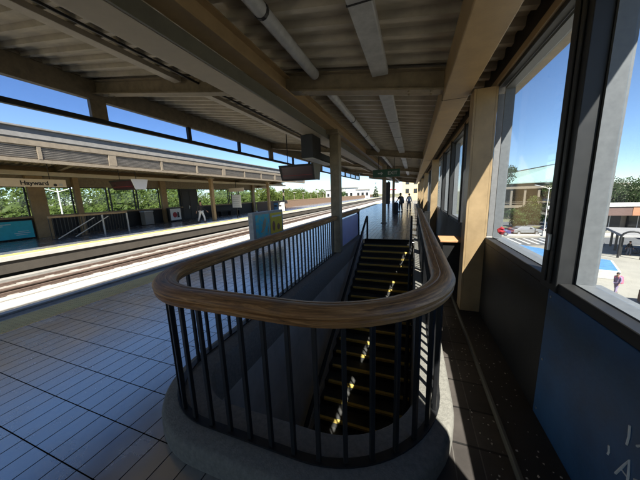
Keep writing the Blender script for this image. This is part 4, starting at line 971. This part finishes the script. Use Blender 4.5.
def car(label, x, y, rz, m, van=False):
    t = thing('parked_car', label, 'car' if not van else 'van', (x,y,GZ+.012), rz, local=True, group=None)
    L,W = (4.4,1.78) if not van else (5.6,2.0); h = 1.45 if not van else 2.4
    prof = [(-L/2,.35),(-L/2,.80),(-L/2+.15,.95),(-L/2+.95,.98),(-L/2+1.55,h-.03),(-L/2+2.0,h),(L/2-1.15,h),(L/2-.45,.98),(L/2-.05,.92),(L/2,.7),(L/2,.35)] if not van else [(-L/2,.35),(-L/2,.9),(-L/2+.6,1.15),(-L/2+1.2,h-.1),(-L/2+1.5,h),(L/2-.1,h),(L/2,h-.2),(L/2,.35)]
    b = MB(); n = len(prof)
    for s in (-1,1):
        b.v += [(s*W/2*(1 if z < 1.0 else .86),yy,z) for yy,z in prof]
    b.face(list(range(n))); b.face([n+i for i in reversed(range(n))])
    for i in range(n): b.face([i,(i+1)%n,n+(i+1)%n,n+i])
    body = b.build('body', m, t, bevel=.06, seg=3)
    for s in (-1,1):
        b = MB()
        y0,y1 = (-L/2+1.45,L/2-.8) if not van else (-L/2+1.0,-L/2+2.2)
        b.hexa([(s*W/2*.955,y0-.1,1.0),(s*W/2*.995,y0-.1,1.0),(s*W/2*.995,y1+.15,1.0),(s*W/2*.955,y1+.15,1.0),(s*W/2*.84,y0+.3,h-.12),(s*W/2*.885,y0+.3,h-.12),(s*W/2*.885,y1-.25,h-.12),(s*W/2*.84,y1-.25,h-.12)]); b.build('side_window', M['carglass'], t)
    for sg,name in ((-1,'windscreen'),(1,'rear_window')):
        if van and sg > 0: continue
        ya,yb = ((-L/2+1.0,-L/2+1.5) if sg < 0 else (L/2-.5,L/2-1.1)) if not van else (-L/2+.62,-L/2+1.15)
        b = MB(); o_ = .02*sg; z0_,z1_ = (1.03,h-.08) if not van else (1.25,h-.2)
        b.quad((-W*.38,ya+o_,z0_),(W*.38,ya+o_,z0_),(W*.36,yb+o_,z1_),(-W*.36,yb+o_,z1_)); b.build(name, M['carglass'], t)
    for yy in (-L/2+.85,L/2-.85):
        for s in (-1,1):
            b = MB(); b.tube([(s*(W/2-.2),yy,.33),(s*(W/2+.01),yy,.33)],.33,18); wv = b.build('wheel', M['tyre'], t, smooth=40); b = MB(); b.tube([(s*(W/2+.011),yy,.33),(s*(W/2+.02),yy,.33)],.19,12); b.build('rim', M['steel'], wv)
    for s in (-1,1):
        b = MB(); b.box(s*W*.38-.16,-L/2-.012,.66,s*W*.38+.16,-L/2+.05,.80); b.build('headlight', M['greywhite'], t, bevel=.02); b = MB(); b.box(s*W*.40-.12,L/2-.05,.70,s*W*.40+.12,L/2+.012,.86); b.build('tail_light', M['red'], t, bevel=.02)
carmat = {k: mat('car_paint_'+k, c, .25, var=.03, coat=.6) for k,c in dict(white=(.7,.7,.7),grey=(.16,.17,.18),dark=(.02,.022,.026),blue=(.03,.06,.16)).items()}
car('dark parked car across the street, nearest the lamp post', 24.2,57.0,R(97),carmat['dark'])
car('grey parked car on the street left of the dark ones', 19.4,55.2,R(97),carmat['grey'])
car('blue parked car on the street at the left end of the row', 14.3,53.4,R(97),carmat['blue'])
car('dark parked car on the street, right of the lamp post', 29.6,58.2,R(97),carmat['dark'])
car('white van parked by the shop row beyond the grey shelter', 39.5,55.5,R(75),carmat['white'],True)
car('silver grey car parked in front of the orange fascia', 35.2,51.5,R(75),carmat['grey'])
t = thing('picket_fence', 'low white picket fence behind the parked cars', 'fence', (34,80,GZ))
b = MB(); b.bar((27,79.4,GZ+.9),(48,82.0,GZ+.9),.06,.08); b.bar((27,79.4,GZ+.35),(48,82.0,GZ+.35),.06,.08); b.build('rail', M['white'], t)
b = MB()
for k in range(42): x = 27+.5*k; y = 79.4+.0619*k*1.0; b.box(x,y-.06,GZ,x+.26,y-.031,GZ+1.3)
b.build('pickets', M['white'], t)
def hedge(label, x0,y0,x1,y1,h,w_,seed,leaf='leaf2'):
    r_ = random.Random(seed); L = math.hypot(x1-x0,y1-y0); k = max(2,int(L/1.2))
    t = thing('hedge', label, 'hedge', ((x0+x1)/2,(y0+y1)/2,GZ)); lob = [(x0+(x1-x0)*i/k,y0+(y1-y0)*i/k,GZ+h*.5,w_,w_,h*r_.uniform(.48,.62)) for i in range(k+1)]
    crown_mb(lob,int(L*190),.17,r_).build('foliage', M[leaf], t)
    b = MB()
    for l in lob[::2]: b.tube([(l[0],l[1],GZ-.05),(l[0],l[1],GZ+h*.4)],.05,6)
    b.build('stems', M['bark'], t)
hedge('long dark hedge along the far pavement behind the lamp post', 17.5,55.8,30,57.8,.9,.6,41)
hedge('tall green hedge in front of the colonnade', 23,82.5,46,83.6,3.0,1.4,42,'leaf1')
# far left and far end
t = thing('white_house_row', 'white houses with flat roofs beyond the end of the far platform', 'building', (-24,112,GZ))
for k,(x0,x1,z) in enumerate(((-38,-31.5,3.9),(-31.4,-24.5,4.6),(-24.4,-19,3.6))):
    b = MB(); b.box(x0,112+k,GZ,x1,120,z); wv = b.build('wall', M['white'], t); b = MB(); b.box(x0-.3,111.7+k,z+.001,x1+.3,120.3,z+.35); b.build('roof', M['bin'], t)
    for q in range(3): b = MB(); b.box(x0+.6+2*q,111.95+k,1.0,x0+1.7+2*q,111.99+k,2.4); b.build('window', M['carglass'], wv)
t = thing('yellow_building', 'tall yellow building beyond the far end of the platform', 'building', (1,96,GZ))
b = MB(); b.box(-3.6,92,GZ,4.3,104,10.6); b.build('wall', M['ywall'], t); b = MB(); b.box(-3.8,91.8,10.601,4.5,104.2,11.0); b.build('roof_trim', M['cream'], t)
for z in (1.5,4.5,7.6):
    for x in (-2.4,.2,2.6): b = MB(); b.box(x,91.93,z,x+1.1,91.99,z+1.5); b.build('window', M['carglass'], t)
t = thing('red_sign', 'small red and white sign above the far end of the platform', 'sign', (-5.6,75,0))
b = MB(); b.box(-6.6,75,2.5,-4.3,75.15,3.2); b.build('board', M['white'], t); b = MB(); b.box(-6.5,74.98,2.55,-4.4,74.997,2.85); b.build('red_band', M['red'], t); b = MB(); b.box(-5.5,75.02,-.2,-5.35,75.12,2.5); b.build('post', M['lamp'], t)
tw = None
bpy.context.view_layer.update()
